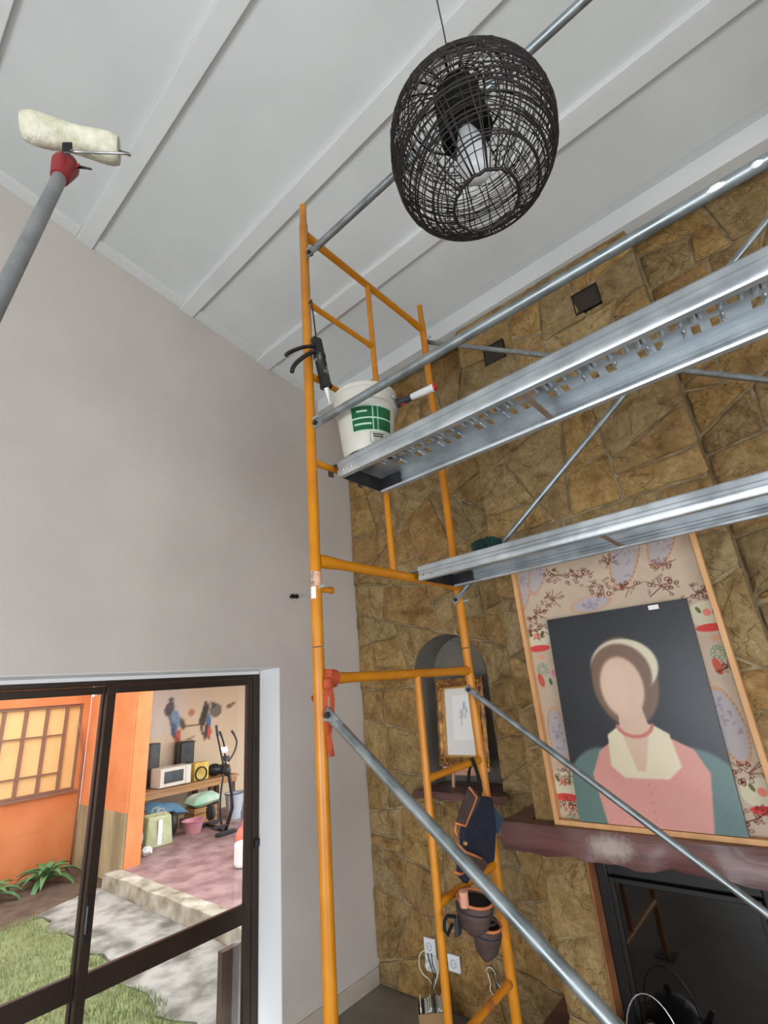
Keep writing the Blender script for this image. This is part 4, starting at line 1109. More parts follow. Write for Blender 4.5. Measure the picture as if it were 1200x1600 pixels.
MB().ribbon(tail2, Vector((.002, .007, 0)), (.0012, 0, 0)).build('tail', M['strap'], t)
MB().ball(at(512, 1068, 'x', XS+.03), (.016, .020, .020), 10, 7, .15, random.Random(1)).build('knot', M['strap'], t, smooth=True)
MB().prism([at(486, 1090, 'x', XS-.024), at(491, 1084, 'x', XS-.024), at(494, 1091, 'x', XS-.024), at(490, 1097, 'x', XS-.024)], (-.0015, 0, 0)).build('loose_end', M['strap'], t)

# twin black coat knob on the white wall
kp = at(456, 933, 'x', 0.0)
t = thing('wall_hook', kp, 'small black double knob fixed to the white wall beside the scaffold post', 'hook')
MB().box((0.0, kp.y-.02, kp.z-.009), (.006, kp.y+.02, kp.z+.009)).build('plate', M['black'], t, bevel=.002)
for s in (-1, 1):
    MB().lathe([(.008, 0), (.007, .014), (.015, .018), (.018, .026), (.015, .034), (.004, .037)], (.005, kp.y+s*.019, kp.z+s*.001), (1, 0, 0), 16).build('knob', M['black'], t, smooth='auto')

# ---------------------------------------------------------------- tool belt hanging on the rung
tx = XS+.030
tp = lambda px_, py_, x=tx: at(px_, py_, 'x', x)
t = thing('tool_belt', tp(740, 1400), 'navy and brown tool belt with orange bound pouches, hung on the scaffold rungs', 'tool belt')
st_ = MB()
st_.ribbon([tp(737, 1192, XS-.022), tp(737, 1186, XS-.008), tp(737, 1184, XS+.010), tp(740, 1190, XS+.021), tp(745, 1205), tp(750, 1222), tp(752, 1236), tp(748, 1250)], Vector((.001, .011, .002)), (.0015, 0, 0))
st_.ribbon([tp(737, 1192, XS-.022), tp(733, 1205, XS-.024), tp(732, 1220, XS-.020), tp(736, 1236, XS), tp(741, 1248, XS+.02)], Vector((.001, .011, .002)), (.0015, 0, 0))
st_.build('hanging_strap', M['blackstrap'], t)
def slab(pxs, x0, th, name, mtl, bev=.006, sub=0):
    return MB().prism([tp(p[0], p[1], x0) for p in pxs], (th, 0, 0)).build(name, mtl, t, bevel=bev)
slab([(744, 1243), (762, 1245), (768, 1290), (765, 1345), (750, 1352), (726, 1345), (716, 1322), (716, 1297), (728, 1262)], tx-.012, .030, 'padded_belt', M['navy'], .012)
pf = slab([(731, 1228), (747, 1246), (741, 1260), (729, 1282), (726, 1292), (711, 1286), (721, 1255)], tx+.019, .016, 'leather_flap', M['brownfab'], .005)
MB().tube([tp(*p, tx+.036) for p in ((733, 1230), (745, 1246), (739, 1262), (727, 1291), (712, 1286))], .0042, 6).build('binding', M['orangetrim'], t, smooth=True)
MB().tube([tp(*p, tx+.03) for p in ((712, 1288), (711, 1298), (715, 1306), (713, 1300))], .005, 6).build('binding', M['orangetrim'], t, smooth=True)
slab([(714, 1318), (728, 1332), (752, 1342), (756, 1350), (745, 1368), (728, 1356), (716, 1338)], tx+.019, .022, 'tool_loop', M['brownfab'])
MB().tube([tp(*p, tx+.043) for p in ((714, 1318), (727, 1331), (740, 1336), (753, 1342))], .0046, 6).build('binding', M['orangetrim'], t, smooth=True)
MB().ball(tp(727, 1318, tx+.024), .009, 12, 8).build('snap_button', M['goldlip'], t, smooth=True)
slab([(770, 1262), (783, 1280), (776, 1302), (768, 1292)], tx-.030, .014, 'blue_tab', mat('blue_fabric', rgb(48, 72, 98), None, rough=.8), .004)
slab([(712, 1345), (722, 1350), (728, 1362), (722, 1380), (712, 1366)], tx, .030, 'side_pocket', M['navy'])
MB().tube([tp(*p, tx+.034) for p in ((709, 1362), (718, 1366), (724, 1364))], .0048, 6).build('binding', M['orangetrim'], t, smooth=True)
# two open pouches
def pouch(cx, cy, r, depth, lean, tag_):
    c = tp(cx, cy, tx+.055); axv = Vector((-.22, 0, -1)).normalized()
    MB().lathe([(r, 0), (r*1.02, depth*.35), (r*.8, depth*.75), (r*.25, depth), (r*.05, depth*1.01)], c, axv, 22, caps=False).build(tag_, M['brownfab'], t, smooth=True, solid=.004)
    u, w = frame_of(axv)
    MB().tube([c+u*(r*math.cos(a))+w*(r*math.sin(a)) for a in [2*math.pi*k/24 for k in range(24)]], .0052, 6, closed=True).build('binding', M['orangetrim'], t, smooth=True)
    MB().tube([c+axv*depth*.22+u*(r*1.03*math.cos(a))+w*(r*1.03*math.sin(a)) for a in [2*math.pi*k/24 for k in range(24)]], .0030, 6, closed=True).build('piping', M['navy'], t, smooth=True)
    MB().lathe([(.0, .012), (r*.93, .010)], c, axv, 22, caps=False).build('pouch_inside', M['blackstrap'], t)
    return c
c1 = pouch(742, 1404, .066, .115, 0, 'large_pouch')
c2 = pouch(762, 1444, .050, .115, 0, 'cone_pouch')
u, w = frame_of(Vector((-.22, 0, -1)))
MB().lathe([(.017, 0), (.017, .05), (.012, .052)], tp(726, 1416, tx+.055), Vector((.1, -.1, 1)), 16).build('wooden_handle', mat('pale_pink_handle', rgb(206, 146, 124), None, rough=.5), t, smooth='auto')
MB().tube([c2+Vector((.01, .0, .012))+u*(.032*math.cos(a))+w*(.024*math.sin(a)) for a in [2*math.pi*k/20 for k in range(20)]], .0040, 6, closed=True).build('tape_roll', M['darkgrey'], t, smooth=True)
MB().tube([tp(*p, tx+.02) for p in ((711, 1432), (699, 1431), (694, 1440), (695, 1454), (700, 1461), (703, 1452), (707, 1444))], .006, 8).build('hammer_loop', M['blackstrap'], t, smooth=True)
slab([(709, 1428), (719, 1434), (717, 1458), (710, 1464)], tx-.005, .014, 'grey_flap', M['darkgrey'], .003)

# ---------------------------------------------------------------- sockets, cables and the box in the corner
def socket(px0, label, plugged):
    c = at(px0[0], px0[1], 'y', -0.012)
    t = thing('wall_socket', (c.x, -0.01, c.z), label, 'socket')
    MB().box((c.x-.041, -.022, c.z-.041), (c.x+.041, -.004, c.z+.041)).build('plate', M['white'], t, bevel=.004)
    MB().lathe([(.021, 0), (.020, .0025), (.017, .003), (.016, .001)], (c.x, -.022, c.z), (0, -1, 0), 24, caps=False).build('socket_ring', M['greybin'], t, smooth='auto')
    for s in (-1, 1): MB().lathe([(.0025, 0), (.0025, .001)], (c.x+s*.0095, -.0222, c.z), (0, -1, 0), 8).build('pin_hole', M['black'], t)
    return c
cA = socket((672, 1478), 'white wall socket with cables plugged in above the cardboard box', True)
cA2 = Vector((cA.x, 0, cA.z-.084))
t2 = thing('wall_socket', (cA2.x, -0.01, cA2.z), 'white wall socket below another, hidden by a bundle of dark cables', 'socket')
MB().box((cA2.x-.041, -.022, cA2.z-.041), (cA2.x+.041, -.004, cA2.z+.041)).build('plate', M['white'], t2, bevel=.004)
MB().lathe([(.019, 0), (.019, .03), (.012, .04)], (cA2.x, -.023, cA2.z+.005), (0, -1, 0), 16).build('plug', M['white'], t2, smooth='auto')
socket((710, 1505), 'white wall socket with nothing plugged in, beside the yellow ladder rung', False)
def cable(pxs, y, r, mtl, label, name='cable'):
    yy = y if isinstance(y, (list, tuple)) else [y]*len(pxs)
    P = curve_pts([at(p[0], p[1], 'y', v) for p, v in zip(pxs, yy)])
    return tag(MB().tube(P, r, 8).build(name, mtl, smooth=True), label, 'cable')
cable([(664, 1484), (656, 1492), (655, 1508), (661, 1522), (670, 1530), (676, 1540)], [-.025, -.04, -.05, -.05, -.05, -.06], .0032, M['cable'], 'white cable looping out from the plugged socket')
cable([(668, 1490), (672, 1506), (677, 1520), (682, 1530), (680, 1545)], [-.028, -.05, -.05, -.05, -.06], .0034, M['black'], 'black cable hanging straight down from the lower socket plug')
cable([(674, 1490), (676, 1506), (680, 1520), (676, 1532), (675, 1548)], [-.03, -.06, -.06, -.06, -.07], .0030, M['darkgrey'], 'dark grey cable twisting beside the black one below the socket')
cable([(684, 1500), (685, 1516), (682, 1530), (678, 1546)], [-.03, -.072, -.085, -.09], .0030, M['whitecloth'], 'white cable falling behind the yellow ladder post to the box')
cable([(760, 1518), (762, 1512), (768, 1513), (773, 1520), (775, 1532), (780, 1540), (788, 1552)], [-.012, -.02, -.02, -.02, -.02, -.02, -.02], .0030, M['cable'], 'white cable loop tacked to the stone wall beside the lowest rung')
cable([(762, 1520), (766, 1536), (766, 1546), (771, 1556)], -.03, .0026, M['whitecloth'], 'thin white cable end dangling under the wall loop')
cable([(770, 1518), (774, 1532), (779, 1546)], -.035, .0034, M['darkgrey'], 'short dark cable beside the white wall loop')
# cardboard box with booklets
bx0 = at(641, 1562, 'z', 0.20)
q0 = Vector((0.624, -0.365, 0)); q1 = Vector((0.76, -0.252, 0)); dx = (q1-q0); dv = Vector((-dx.y, dx.x, 0)).normalized()*.15
t = thing('cardboard_box', (q0+q1+dv)/2+Vector((0, 0, 0))-Vector((0, 0, 0)), 'open brown cardboard box packed with white booklets under the sockets', 'box')
HB = .160; up = Vector((0, 0, HB)); th = .004
qq = [q0, q0+dx, q0+dx+dv, q0+dv]
MB().prism(qq, (0, 0, th)).build('bottom', M['card'], t)
for i in range(4):
    a_, b_ = qq[i], qq[(i+1) % 4]; inn = ((qq[(i+2) % 4]-b_).normalized())*th
    MB().prism([a_+Vector((0, 0, th)), b_+Vector((0, 0, th)), b_+up, a_+up], inn).build('side', M['card'], t)
rg5 = random.Random(8)
dn = dx.normalized(); vn = dv.normalized(); pos = .012; k = 0
while pos < dx.length-.028:
    w_b = rg5.uniform(.007, .016); c = q0+dn*(pos+w_b/2)+vn*.075; hh = rg5.uniform(.150, .178)
    tag(MB().obox(c+Vector((0, 0, th+.001+hh/2)), dn*(w_b/2-.0008), vn*rg5.uniform(.058, .066), Vector((0, 0, hh/2))).build('booklet', M['paper'] if k % 5 != 1 else M['darkgrey']),
        'thin dark booklet among white ones standing in the cardboard box' if k % 5 == 1 else 'thin white booklet standing in the cardboard box', 'booklet', 'booklets in the cardboard box, dark' if k % 5 == 1 else 'booklets in the cardboard box')
    pos += w_b+.0015; k += 1

# ---------------------------------------------------------------- glazed sliding door
t = bpy.data.objects.new('door_1', None); COL.objects.link(t); t.location = (-.25, (DY0+DY1)/2, 0)
t['kind'] = 'structure'; t['label'] = 'bronze aluminium sliding glass door to the patio'
YM = -1.735                                    # meeting stiles
def bx_(x0, y0, z0, x1, y1, z1, name, mtl, parent=t, bev=.003): return MB().box((x0, y0, z0), (x1, y1, z1)).build(name, mtl, parent, bevel=bev)
XO0, XO1 = -.305, -.222
bx_(XO0, DY0+.003, DZ-.052, XO1, DY1-.006, DZ-.026, 'head', M['bronze'])
bx_(XO0, DY0+.003, DZ-.026, XO1+.002, DY1-.006, DZ-.004, 'head_filler', M['reveal'])
bx_(XO0, DY1-.050, 0.0, XO1, DY1-.006, DZ-.052, 'jamb', M['bronze'])
bx_(XO0, DY0+.003, 0.0, XO1, DY0+.047, DZ-.052, 'jamb', M['bronze'])
bx_(XO0, DY0+.047, 0.0, XO1, DY1-.050, .028, 'track', M['bronze'])
def sash(y0, y1, x0, x1, name, mid):
    z0, z1 = .03, DZ-.054; w = .046
    s = bx_(x0, y0, z0, x1, y0+w, z1, name, M['bronze'])
    bx_(x0, y1-w, z0, x1, y1, z1, 'stile', M['bronze'], s)
    bx_(x0, y0+w, z1-.04, x1, y1-w, z1, 'top_rail', M['bronze'], s)
    bx_(x0, y0+w, z0, x1, y1-w, z0+.075, 'bottom_rail', M['bronze'], s)
    bx_(x0, y0+w, mid-.048, x1, y1-w, mid+.048, 'middle_rail', M['bronze'], s)
    xm = (x0+x1)/2
    bx_(xm-.002, y0+w-.006, mid+.046, xm+.002, y1-w+.006, z1-.036, 'pane', M['glass'], s, 0)
    bx_(xm-.002, y0+w-.006, z0+.07, xm+.002, y1-w+.006, mid-.046, 'pane', M['glass'], s, 0)
    return s
sR = sash(YM-.035, DY1-.052, -.258, -.226, 'sliding_sash', .615)
sL = sash(DY0+.049, YM+.004, -.300, -.268, 'fixed_sash', .615)
hd = at(136, 1437, 'x', -.226)
MB().box((-.2275, YM-.030, hd.z-.095), (-.222, YM-.004, hd.z+.095)).build('handle_plate', M['black'], sR, bevel=.003)
MB().box((-.2222, YM-.026, hd.z-.055), (-.2195, YM-.020, hd.z+.055)).build('handle_pull', M['stainless'], sR, bevel=.001)
lt = at(400, 1317, 'x', -.215)
MB().box((-.222, DY1-.04, lt.z-.02), (-.205, DY1-.008, lt.z+.02)).build('latch', M['black'], t, bevel=.003)

# ---------------------------------------------------------------- the patio outside
GZ = -.15
struct(MB().box((-8.5, -6.0, GZ-.2), (-.32, 5.0, GZ-.02)).build('ground_outside', M['soil']), 'brown garden soil')
struct(MB().box((-4.35, 0.065, GZ-.01), (-.33, 5.0, 0.0)).build('floor_patio', M['purplefloor']), 'worn purple painted patio floor')
struct(MB().box((-8.3, 0.375, GZ-.01), (-4.35, 5.0, 0.0)).build('floor_alcove', M['purplefloor']), 'worn purple painted floor of the open store room')
mb = MB(); rk = random.Random(4); xs_ = np.linspace(-4.45, -.34, 22)
V = []; F = []
for i, x in enumerate(xs_):
    j = rk.uniform(-.012, .012)
    V += [(x, .17, .004), (x, .0+j, .004+rk.uniform(-.006, .002)), (x, -.015+j, GZ-.015), (x, .17, GZ-.015)]
for i in range(len(xs_)-1):
    for k in range(4): F.append((i*4+k, i*4+(k+1) % 4, (i+1)*4+(k+1) % 4, (i+1)*4+k))
F += [(0, 1, 2, 3), tuple((len(xs_)-1)*4+k for k in range(4))]
struct(mb.add(V, F).build('trim_1', M['kerb'], bevel=.006), 'weathered mossy concrete kerb of the patio step')
# concrete path with an uneven edge
mb = MB(); edge = []
for k in range(25):
    x = -4.25+(4.25-.33)*k/24; edge.append((x, -.72+.05*math.sin(k*1.3)+rk.uniform(-.03, .03)-(.06 if x > -2 else 0), GZ+.004))
poly = [(-4.5, -.02, GZ+.004), (-4.42, -.35, GZ+.004)]+edge+[(-.33, -.02, GZ+.004)]
struct(mb.prism(poly, (0, 0, -.05)).build('path', M['concrete']), 'cracked grey concrete path')
struct(MB().box((-4.15, -4.5, GZ-.05), (-.33, -.70, GZ-.006)).build('lawn', M['lawn']), 'lawn ground')
gr = MB(); rgg = random.Random(31)
for k in range(16000):
    x = -.72-3.5*rgg.random()**1.2; y = -.72-1.9*rgg.random()**1.2
    if y > -.74+.05*math.sin(x*7): continue
    a = rgg.uniform(0, 6.28); h = rgg.uniform(.02, .05); wv = .004; lx, ly = rgg.uniform(-.02, .02), rgg.uniform(-.02, .02)
    gr.add([(x-wv*math.cos(a), y-wv*math.sin(a), GZ-.008), (x+wv*math.cos(a), y+wv*math.sin(a), GZ-.008), (x+lx, y+ly, GZ+h)], [(0, 1, 2)])
o = gr.build('lawn_grass', M['grass']); o['kind'] = 'stuff'; tag(o, 'short green grass of the lawn beside the path', 'grass')

# neighbouring building
WX = -5.9; YP0, YP1, XP = .15, .372, -4.35
w0, w1, wz0, wz1 = -2.2, .055, .81, 1.97        # window opening
mb = MB()
mb.box((WX-.2, -6, GZ-.02), (WX, YP0, wz0)); mb.box((WX-.2, -6, wz1), (WX, YP0, 3.6)); mb.box((WX-.2, -6, wz0), (WX, w0, wz1)); mb.box((WX-.2, w1, wz0), (WX, YP0, wz1))
struct(mb.build('wall_orange', M['orange']), 'orange rendered wall of the outbuilding with its barred window')
struct(MB().box((WX, YP0+.002, .60), (XP, YP1, 2.06)).build('wall_return', M['orange']), 'orange end wall of the open store room')
struct(MB().box((WX+.002, YP0, GZ-.01), (XP-.001, YP1, .60)).build('wall_return_base', M['rawwall']), 'bare stained render at the foot of the orange wall')
struct(MB().box((XP-.035, YP0+.03, -.02), (XP+.012, YP1+.004, 2.06)).build('wall_pillar', M['orange']), 'orange pillar edge of the store room')
struct(MB().box((XP-.25, YP0, 2.06), (XP+.012, 5, 3.6)).build('wall_lintel', M['orange']), 'orange lintel over the store room opening')
XBK = -6.3
def mural(U, V_):
    Y = U*4.6+.4; Z = V_*3.0
    c = np.zeros(U.shape+(3,))+np.array([226., 204, 172])
    dm = np.sin(Y*5)*np.sin(Z*4+Y)*.5+.5; c = over(c, dm*.15, (198, 180, 160))
    c = over(c, polym(Y, Z, [(.4, 1.2), (1.5, 1.35), (1.95, 1.75), (1.9, 2.2), (.4, 2.4)])*.5, (208, 204, 204))
    for cx, cy, rx, ry, ro, col in ((1.60, 1.78, .09, .13, -.3, (86, 80, 84)), (1.62, 1.93, .05, .05, 0, (96, 90, 92)), (1.72, 1.60, .08, .16, .2, (120, 150, 180)), (1.70, 1.42, .06, .12, .1, (74, 110, 150)), (1.78, 1.30, .05, .12, -.2, (196, 96, 76)), (1.86, 1.50, .05, .1, .3, (92, 84, 74)),
                                    (2.02, 1.68, .07, .06, 0, (196, 128, 110)), (2.30, 1.62, .05, .20, -.2, (66, 60, 58)), (2.37, 1.50, .05, .14, .1, (70, 120, 160)), (2.38, 1.33, .06, .10, .2, (206, 92, 84)), (2.32, 1.32, .035, .15, -.1, (86, 70, 64)), (2.52, 1.68, .13, .12, .3, (120, 112, 104)), (2.46, 1.78, .05, .06, 0, (92, 88, 84)),
                                    (2.82, 1.74, .08, .04, .2, (128, 104, 84)), (2.9, 1.78, .04, .03, .2, (140, 116, 96)), (1.2, 1.5, .08, .10, .2, (170, 166, 168)), (2.0, 1.24, .10, .012, .3, (120, 84, 64)), (1.95, 1.45, .16, .010, 0, (110, 90, 70))):
        c = over(c, ell(Y, Z, cx, cy, rx, ry, ro, .02)*.9, col)
    for a_, b_, r_, col in (((1.58, 1.75), (1.72, 1.30), .022, (84, 74, 70)), ((1.72, 1.30), (1.88, 1.18), .018, (150, 70, 60)), ((1.80, 1.62), (1.92, 1.46), .012, (110, 92, 76)), ((1.92, 1.46), (2.24, 1.46), .010, (104, 84, 66)), ((2.30, 1.84), (2.20, 1.52), .024, (60, 56, 54)),
                          ((2.20, 1.52), (2.26, 1.30), .022, (66, 58, 54)), ((2.26, 1.30), (2.40, 1.20), .018, (96, 60, 52)), ((2.40, 1.84), (2.32, 1.50), .016, (130, 124, 118)), ((1.98, 1.24), (2.12, 1.18), .010, (120, 84, 64))):
        c = over(c, seg(Y, Z, a_, b_, r_, .01)*.85, col)
    return c
wbk = paint_grid('wall_store', (XBK, .4, 0), (0, 4.6, 0), (0, 0, 3.0), 150, 110, mural, M['mural']); struct(wbk, 'cream store room wall with an abstract painted mural')
struct(MB().box((XBK-.15, .38, GZ), (XBK-.003, 5.0, 3.0)).build('wall_store_core', M['rawwall']))
struct(MB().box((XBK, 4.9, 0), (XP, 5.0, 3.0)).build('wall_store_end', M['yellowwall']))
struct(MB().box((XBK-.1, YP0, 3.0), (XP-.25, 5.0, 3.1)).build('ceiling_store', M['rawwall']))
# window in the orange wall: frame, bars, panes
t = bpy.data.objects.new('window_3', None); COL.objects.link(t); t.location = (WX-.06, (w0+w1)/2, wz0); t['kind'] = 'structure'; t['label'] = 'brown framed window with yellow panes in the orange wall'
for (a, b, c, d) in ((w0, w1, wz0, wz0+.03), (w0, w1, wz1-.04, wz1), (w1-.03, w1, wz0+.03, wz1-.04), (w0, w0+.03, wz0+.03, wz1-.04)):
    MB().box((WX-.09, a, c), (WX-.02, b, d)).build('frame_member', M['winframe'], t)
yb = [-.15, -.40, -.66, -.92, -1.18, -1.44, -1.7, -1.96]
prev = w1-.03
for y in yb:
    MB().box((WX-.08, y-.022, wz0+.03), (WX-.03, y+.022, wz1-.04)).build('mullion', M['winframe'], t)
    MB().box((WX-.062, y+.022, wz0+.03), (WX-.058, prev, wz1-.04)).build('pane', M['pane'], t); prev = y-.022
for z in (1.06, 1.56):
    MB().box((WX-.05, w0+.03, z-.010), (WX-.026, -.15, z+.010)).build('cross_bar', M['winframe'], t)
MB().box((WX-.03, w0, wz0-.03), (WX+.04, w1+.03, wz0)).build('sill', M['winframe'], t)
# down pipe elbow on the orange wall
t = thing('rain_pipe', (WX+.03, .08, .9), 'thin brown rain pipe bent against the orange wall', 'pipe')
pp = [(WX+.02, .01, 1.7), (WX+.03, .10, 1.32), (WX+.03, .115, 1.28), (WX+.03, .115, .55), (WX+.03, .115, GZ+.01)]
MB().tube(pp, .012, 8).build('pipe', M['winframe'], t, smooth=True)
MB().box((WX+.0, .10, .96), (WX+.032, .13, .98)).build('clip', M['winframe'], t)

# agaves by the wall
def agave(x, y, s, label, seed):
    r = random.Random(seed)
    t = thing('agave_plant', (x, y, GZ-.02), label, 'plant', 'agaves at the foot of the orange wall')
    for k in range(19):
        a = 2.4*k+r.uniform(-.2, .2); el = 1.25-1.05*(k/18); L_ = s*(.55+.45*k/18)
        dr_ = Vector((math.cos(a), math.sin(a), 0)); side = Vector((-math.sin(a), math.cos(a), 0)); V = []; F = []
        NN = 6
        for i in range(NN+1):
            q = i/NN; e = el-.55*q*q; p = Vector((x, y, GZ+.01))+dr_*(L_*q*math.cos(e))+Vector((0, 0, L_*q*math.sin(e)+.02))
            wv = s*.085*math.sin(math.pi*min(1, .15+q*.85))**.8+.001
            V += [p-side*wv+Vector((0, 0, wv*.4)), p-Vector((0, 0, .004)), p+side*wv+Vector((0, 0, wv*.4))]
        for i in range(NN):
            F += [(i*3, i*3+1, i*3+4, i*3+3), (i*3+1, i*3+2, i*3+5, i*3+4)]
        MB().add(V, F).build('leaf', M['agave'], t, smooth=True, solid=.006)
    return t
agave(-5.45, -.30, .46, 'green agave with broad leaves near the bare render of the orange wall', 1)
agave(-5.35, -.92, .42, 'green agave growing under the window of the orange wall', 2)
agave(-5.55, -1.55, .44, 'green agave farthest along the orange wall', 3)

# store room: bench and what stands on it
BXF, BXB, BZ = -5.62, -6.28, .60
t = thing('work_bench', (-5.95, 1.7, 0), 'long wooden bench against the painted store room wall', 'bench')
for k in range(4):
    xa = BXB+(BXF-BXB)*k/4
    MB().box((xa+.004, .46, BZ-.035), (xa+(BXF-BXB)/4-.004, 2.62, BZ)).build('top_plank', M['benchwood'], t, bevel=.003)
MB().box((BXF-.05, .5, BZ-.11), (BXF-.02, 2.58, BZ-.036)).build('apron', M['benchwood'], t)
for y in (.56, 2.12, 2.54):
    for x in (BXF-.09, BXB+.06): MB().box((x-.03, y-.035, 0), (x+.03, y+.035, BZ-.036)).build('leg', M['darkwood'], t)
def speaker(x, y, w, dp, h, label):
    t = thing('loudspeaker', (x, y, BZ), label, 'loudspeaker')
    MB().prism([(x-dp/2, y-w/2, BZ), (x+dp/2, y-w/2, BZ), (x+dp/2, y+w/2, BZ), (x-dp/2, y+w/2, BZ)], (0, 0, h)).build('cabinet', M['black'], t, bevel=.02)
    MB().lathe([(w*.36, 0), (w*.34, .006), (w*.2, -.01)], (x+dp/2, y, BZ+h*.36), (1, 0, 0), 20, caps=False).build('woofer', M['darkgrey'], t, smooth=True)
    MB().lathe([(w*.2, 0), (w*.16, .006), (w*.05, -.008)], (x+dp/2, y, BZ+h*.76), (1, 0, 0), 16, caps=False).build('tweeter', M['darkgrey'], t, smooth=True)
speaker(-6.115, 1.16, .36, .25, .66, 'large black loudspeaker standing on the bench behind the microwave oven')
speaker(-6.14, 1.84, .26, .22, .62, 'narrow black loudspeaker on the bench, against the mural')
t = thing('microwave_oven', (-5.86, 1.46, BZ), 'cream microwave oven with dark door window on the bench', 'microwave')
mx0, mx1, my0, my1 = -5.975, -5.665, 1.19, 1.72
MB().box((mx0, my0, BZ+.012), (mx1, my1, BZ+.29)).build('casing', M['cream'], t, bevel=.01)
dr = MB().box((mx1, my0+.008, BZ+.022), (mx1+.018, my1-.10, BZ+.282)).build('door', M['cream'], t, bevel=.005)
MB().box((mx1+.0185, my0+.07, BZ+.07), (mx1+.021, my1-.14, BZ+.24)).build('window', M['darkglass'], dr)
MB().box((mx1, my1-.095, BZ+.022), (mx1+.016, my1-.008, BZ+.282)).build('control_panel', M['cream'], t, bevel=.003)
for dy in (0.04, my1-my0-.04):
    for xq in (mx0+.04, mx1-.04): MB().box((xq-.012, my0+dy-.012, BZ), (xq+.012, my0+dy+.012, BZ+.013)).build('foot', M['black'], t)
t = tag(MB().box((-5.98, 1.86, BZ), (-5.80, 2.12, BZ+.27)).build('yellow_carton', M['bagyellow'], bevel=.004), 'yellow carton on the bench beside the microwave oven', 'carton')
t = thing('coiled_hose', (-5.72, 1.92, BZ), 'black coiled hose leaning on the yellow carton on the bench', 'hose')
for k in range(3): MB().tube([(-5.74+.012*k, 1.94+.10*math.cos(a), BZ+.106+.10*math.sin(a)) for a in [2*math.pi*j/24 for j in range(24)]], .010, 6, closed=True).build('coil', M['black'], t, smooth=True)
def bagblob(c, r, name, mtl, label, cat, seed, flat=True):
    o = MB().ball((c[0], c[1], c[2]+r[2]), r, 16, 10, .06, random.Random(seed)).build(name, mtl, smooth=True)
    return tag(o, label, cat)
t = thing('camera_bag', (-5.82, 2.32, BZ), 'black soft bag lying on the bench end next to the exercise machine', 'bag')
MB().ball((-5.85, 2.26, BZ+.108), (.11, .13, .10), 14, 9, .08, random.Random(3)).build('body', M['black'], t, smooth=True)
MB().ball((-5.85, 2.44, BZ+.098), (.10, .09, .09), 14, 9, .08, random.Random(5)).build('side_pocket', M['darkgrey'], t, smooth=True)

# under and in front of the bench
def pillow(c, ax, ay, az, mtl, label, name='pillow', seed=1):
    r = random.Random(seed); V = []; F = []; n_, m_ = 14, 10; c = Vector(c); ax = Vector(ax); ay = Vector(ay); az = Vector(az)
    for i in range(m_+1):
        for k in range(n_+1):
            u_, v_ = 2*k/n_-1, 2*i/m_-1; h = ((1-u_**4)*(1-v_**4))**.6*(1+.1*math.sin(5*u_+3*v_))
            V.append((u_, v_, h))
    P = [c+ax*a+ay*b+az*h for a, b, h in V]+[c+ax*a+ay*b-az*h*.7 for a, b, h in V]; N_ = (n_+1)*(m_+1)
    for i in range(m_):
        for k in range(n_):
            q = i*(n_+1)+k; F += [(q, q+1, q+n_+2, q+n_+1), (N_+q, N_+q+n_+1, N_+q+n_+2, N_+q+1)]
    return tag(MB().add(P, F).build(name, mtl, smooth=True), label, 'pillow')
t = thing('wooden_crate', (-5.52, 1.86, 0), 'low wooden crate under the bench, carrying a mint pillow', 'crate')
for k in range(3):
    MB().box((-5.40, 1.66, .01+.085*k), (-5.385, 2.06, .085+.085*k)).build('slat', M['benchwood'], t); MB().box((-5.70, 1.66, .01+.085*k), (-5.685, 2.06, .085+.085*k)).build('slat', M['benchwood'], t)
    for y in (1.66, 2.045): MB().box((-5.685, y, .01+.085*k), (-5.40, y+.015, .085+.085*k)).build('slat', M['benchwood'], t)
MB().box((-5.69, 1.67, 0), (-5.395, 2.05, .012)).build('floor_board', M['benchwood'], t)
pillow((-5.50, 1.86, .345), (.16, .02, -.02), (0.02, .24, .02), (0, 0, .095), M['greencloth'], 'mint green pillow lying on the wooden crate', seed=2)
t = thing('storage_box', (-5.62, 1.22, 0), 'brown cardboard box under the bench, under a blue pillow', 'box')
MB().box((-5.80, 1.02, 0), (-5.44, 1.44, .22)).build('body', M['card'], t, bevel=.005)
MB().box((-5.66, 1.02-.001, .221), (-5.58, 1.44, .223)).build('tape', M['bagolive'], t)
pillow((-5.54, 1.24, .33), (.17, 0, -.03), (.03, .30, -.05), (0, 0, .085), M['bluecloth'], 'blue pillow sagging over the cardboard box under the bench', seed=4)
t = thing('shopping_bag', (-4.98, .88, 0), 'pale olive shopping bag standing on the store room floor', 'bag')
V = [(-5.12, .70, 0), (-4.88, .68, 0), (-4.86, 1.06, 0), (-5.10, 1.08, 0), (-5.10, .70, .40), (-4.92, .72, .38), (-4.90, 1.04, .36), (-5.08, 1.04, .40)]
MB().add(V, [(0, 3, 2, 1), (0, 1, 5, 4), (1, 2, 6, 5), (2, 3, 7, 6), (3, 0, 4, 7), (4, 5, 6, 7)]).build('sack', M['bagolive'], t, bevel=.02)
for x in (-4.93, -5.08): MB().tube([(x, .82, .36), (x+.01, .84, .46), (x+.01, .92, .46), (x, .94, .36)], .007, 6).build('handle', M['bagolive'], t, smooth=True)
MB().box((-4.885, .84, .03), (-4.872, .90, .33)).build('white_stripe', M['whitecloth'], t)
tag(MB().ball((-5.22, 1.20, .17), (.12, .09, .17), 14, 9, .07, random.Random(9)).build('black_sack', M['black'], smooth=True), 'black sack beside the pale olive bag', 'sack')
tag(MB().ball((-4.66, .60, .05), (.08, .07, .05), 12, 8, .25, random.Random(12)).build('crumpled_bag', M['whitecloth'], smooth=False), 'crumpled white plastic bag on the store room floor by the orange pillar', 'plastic bag')
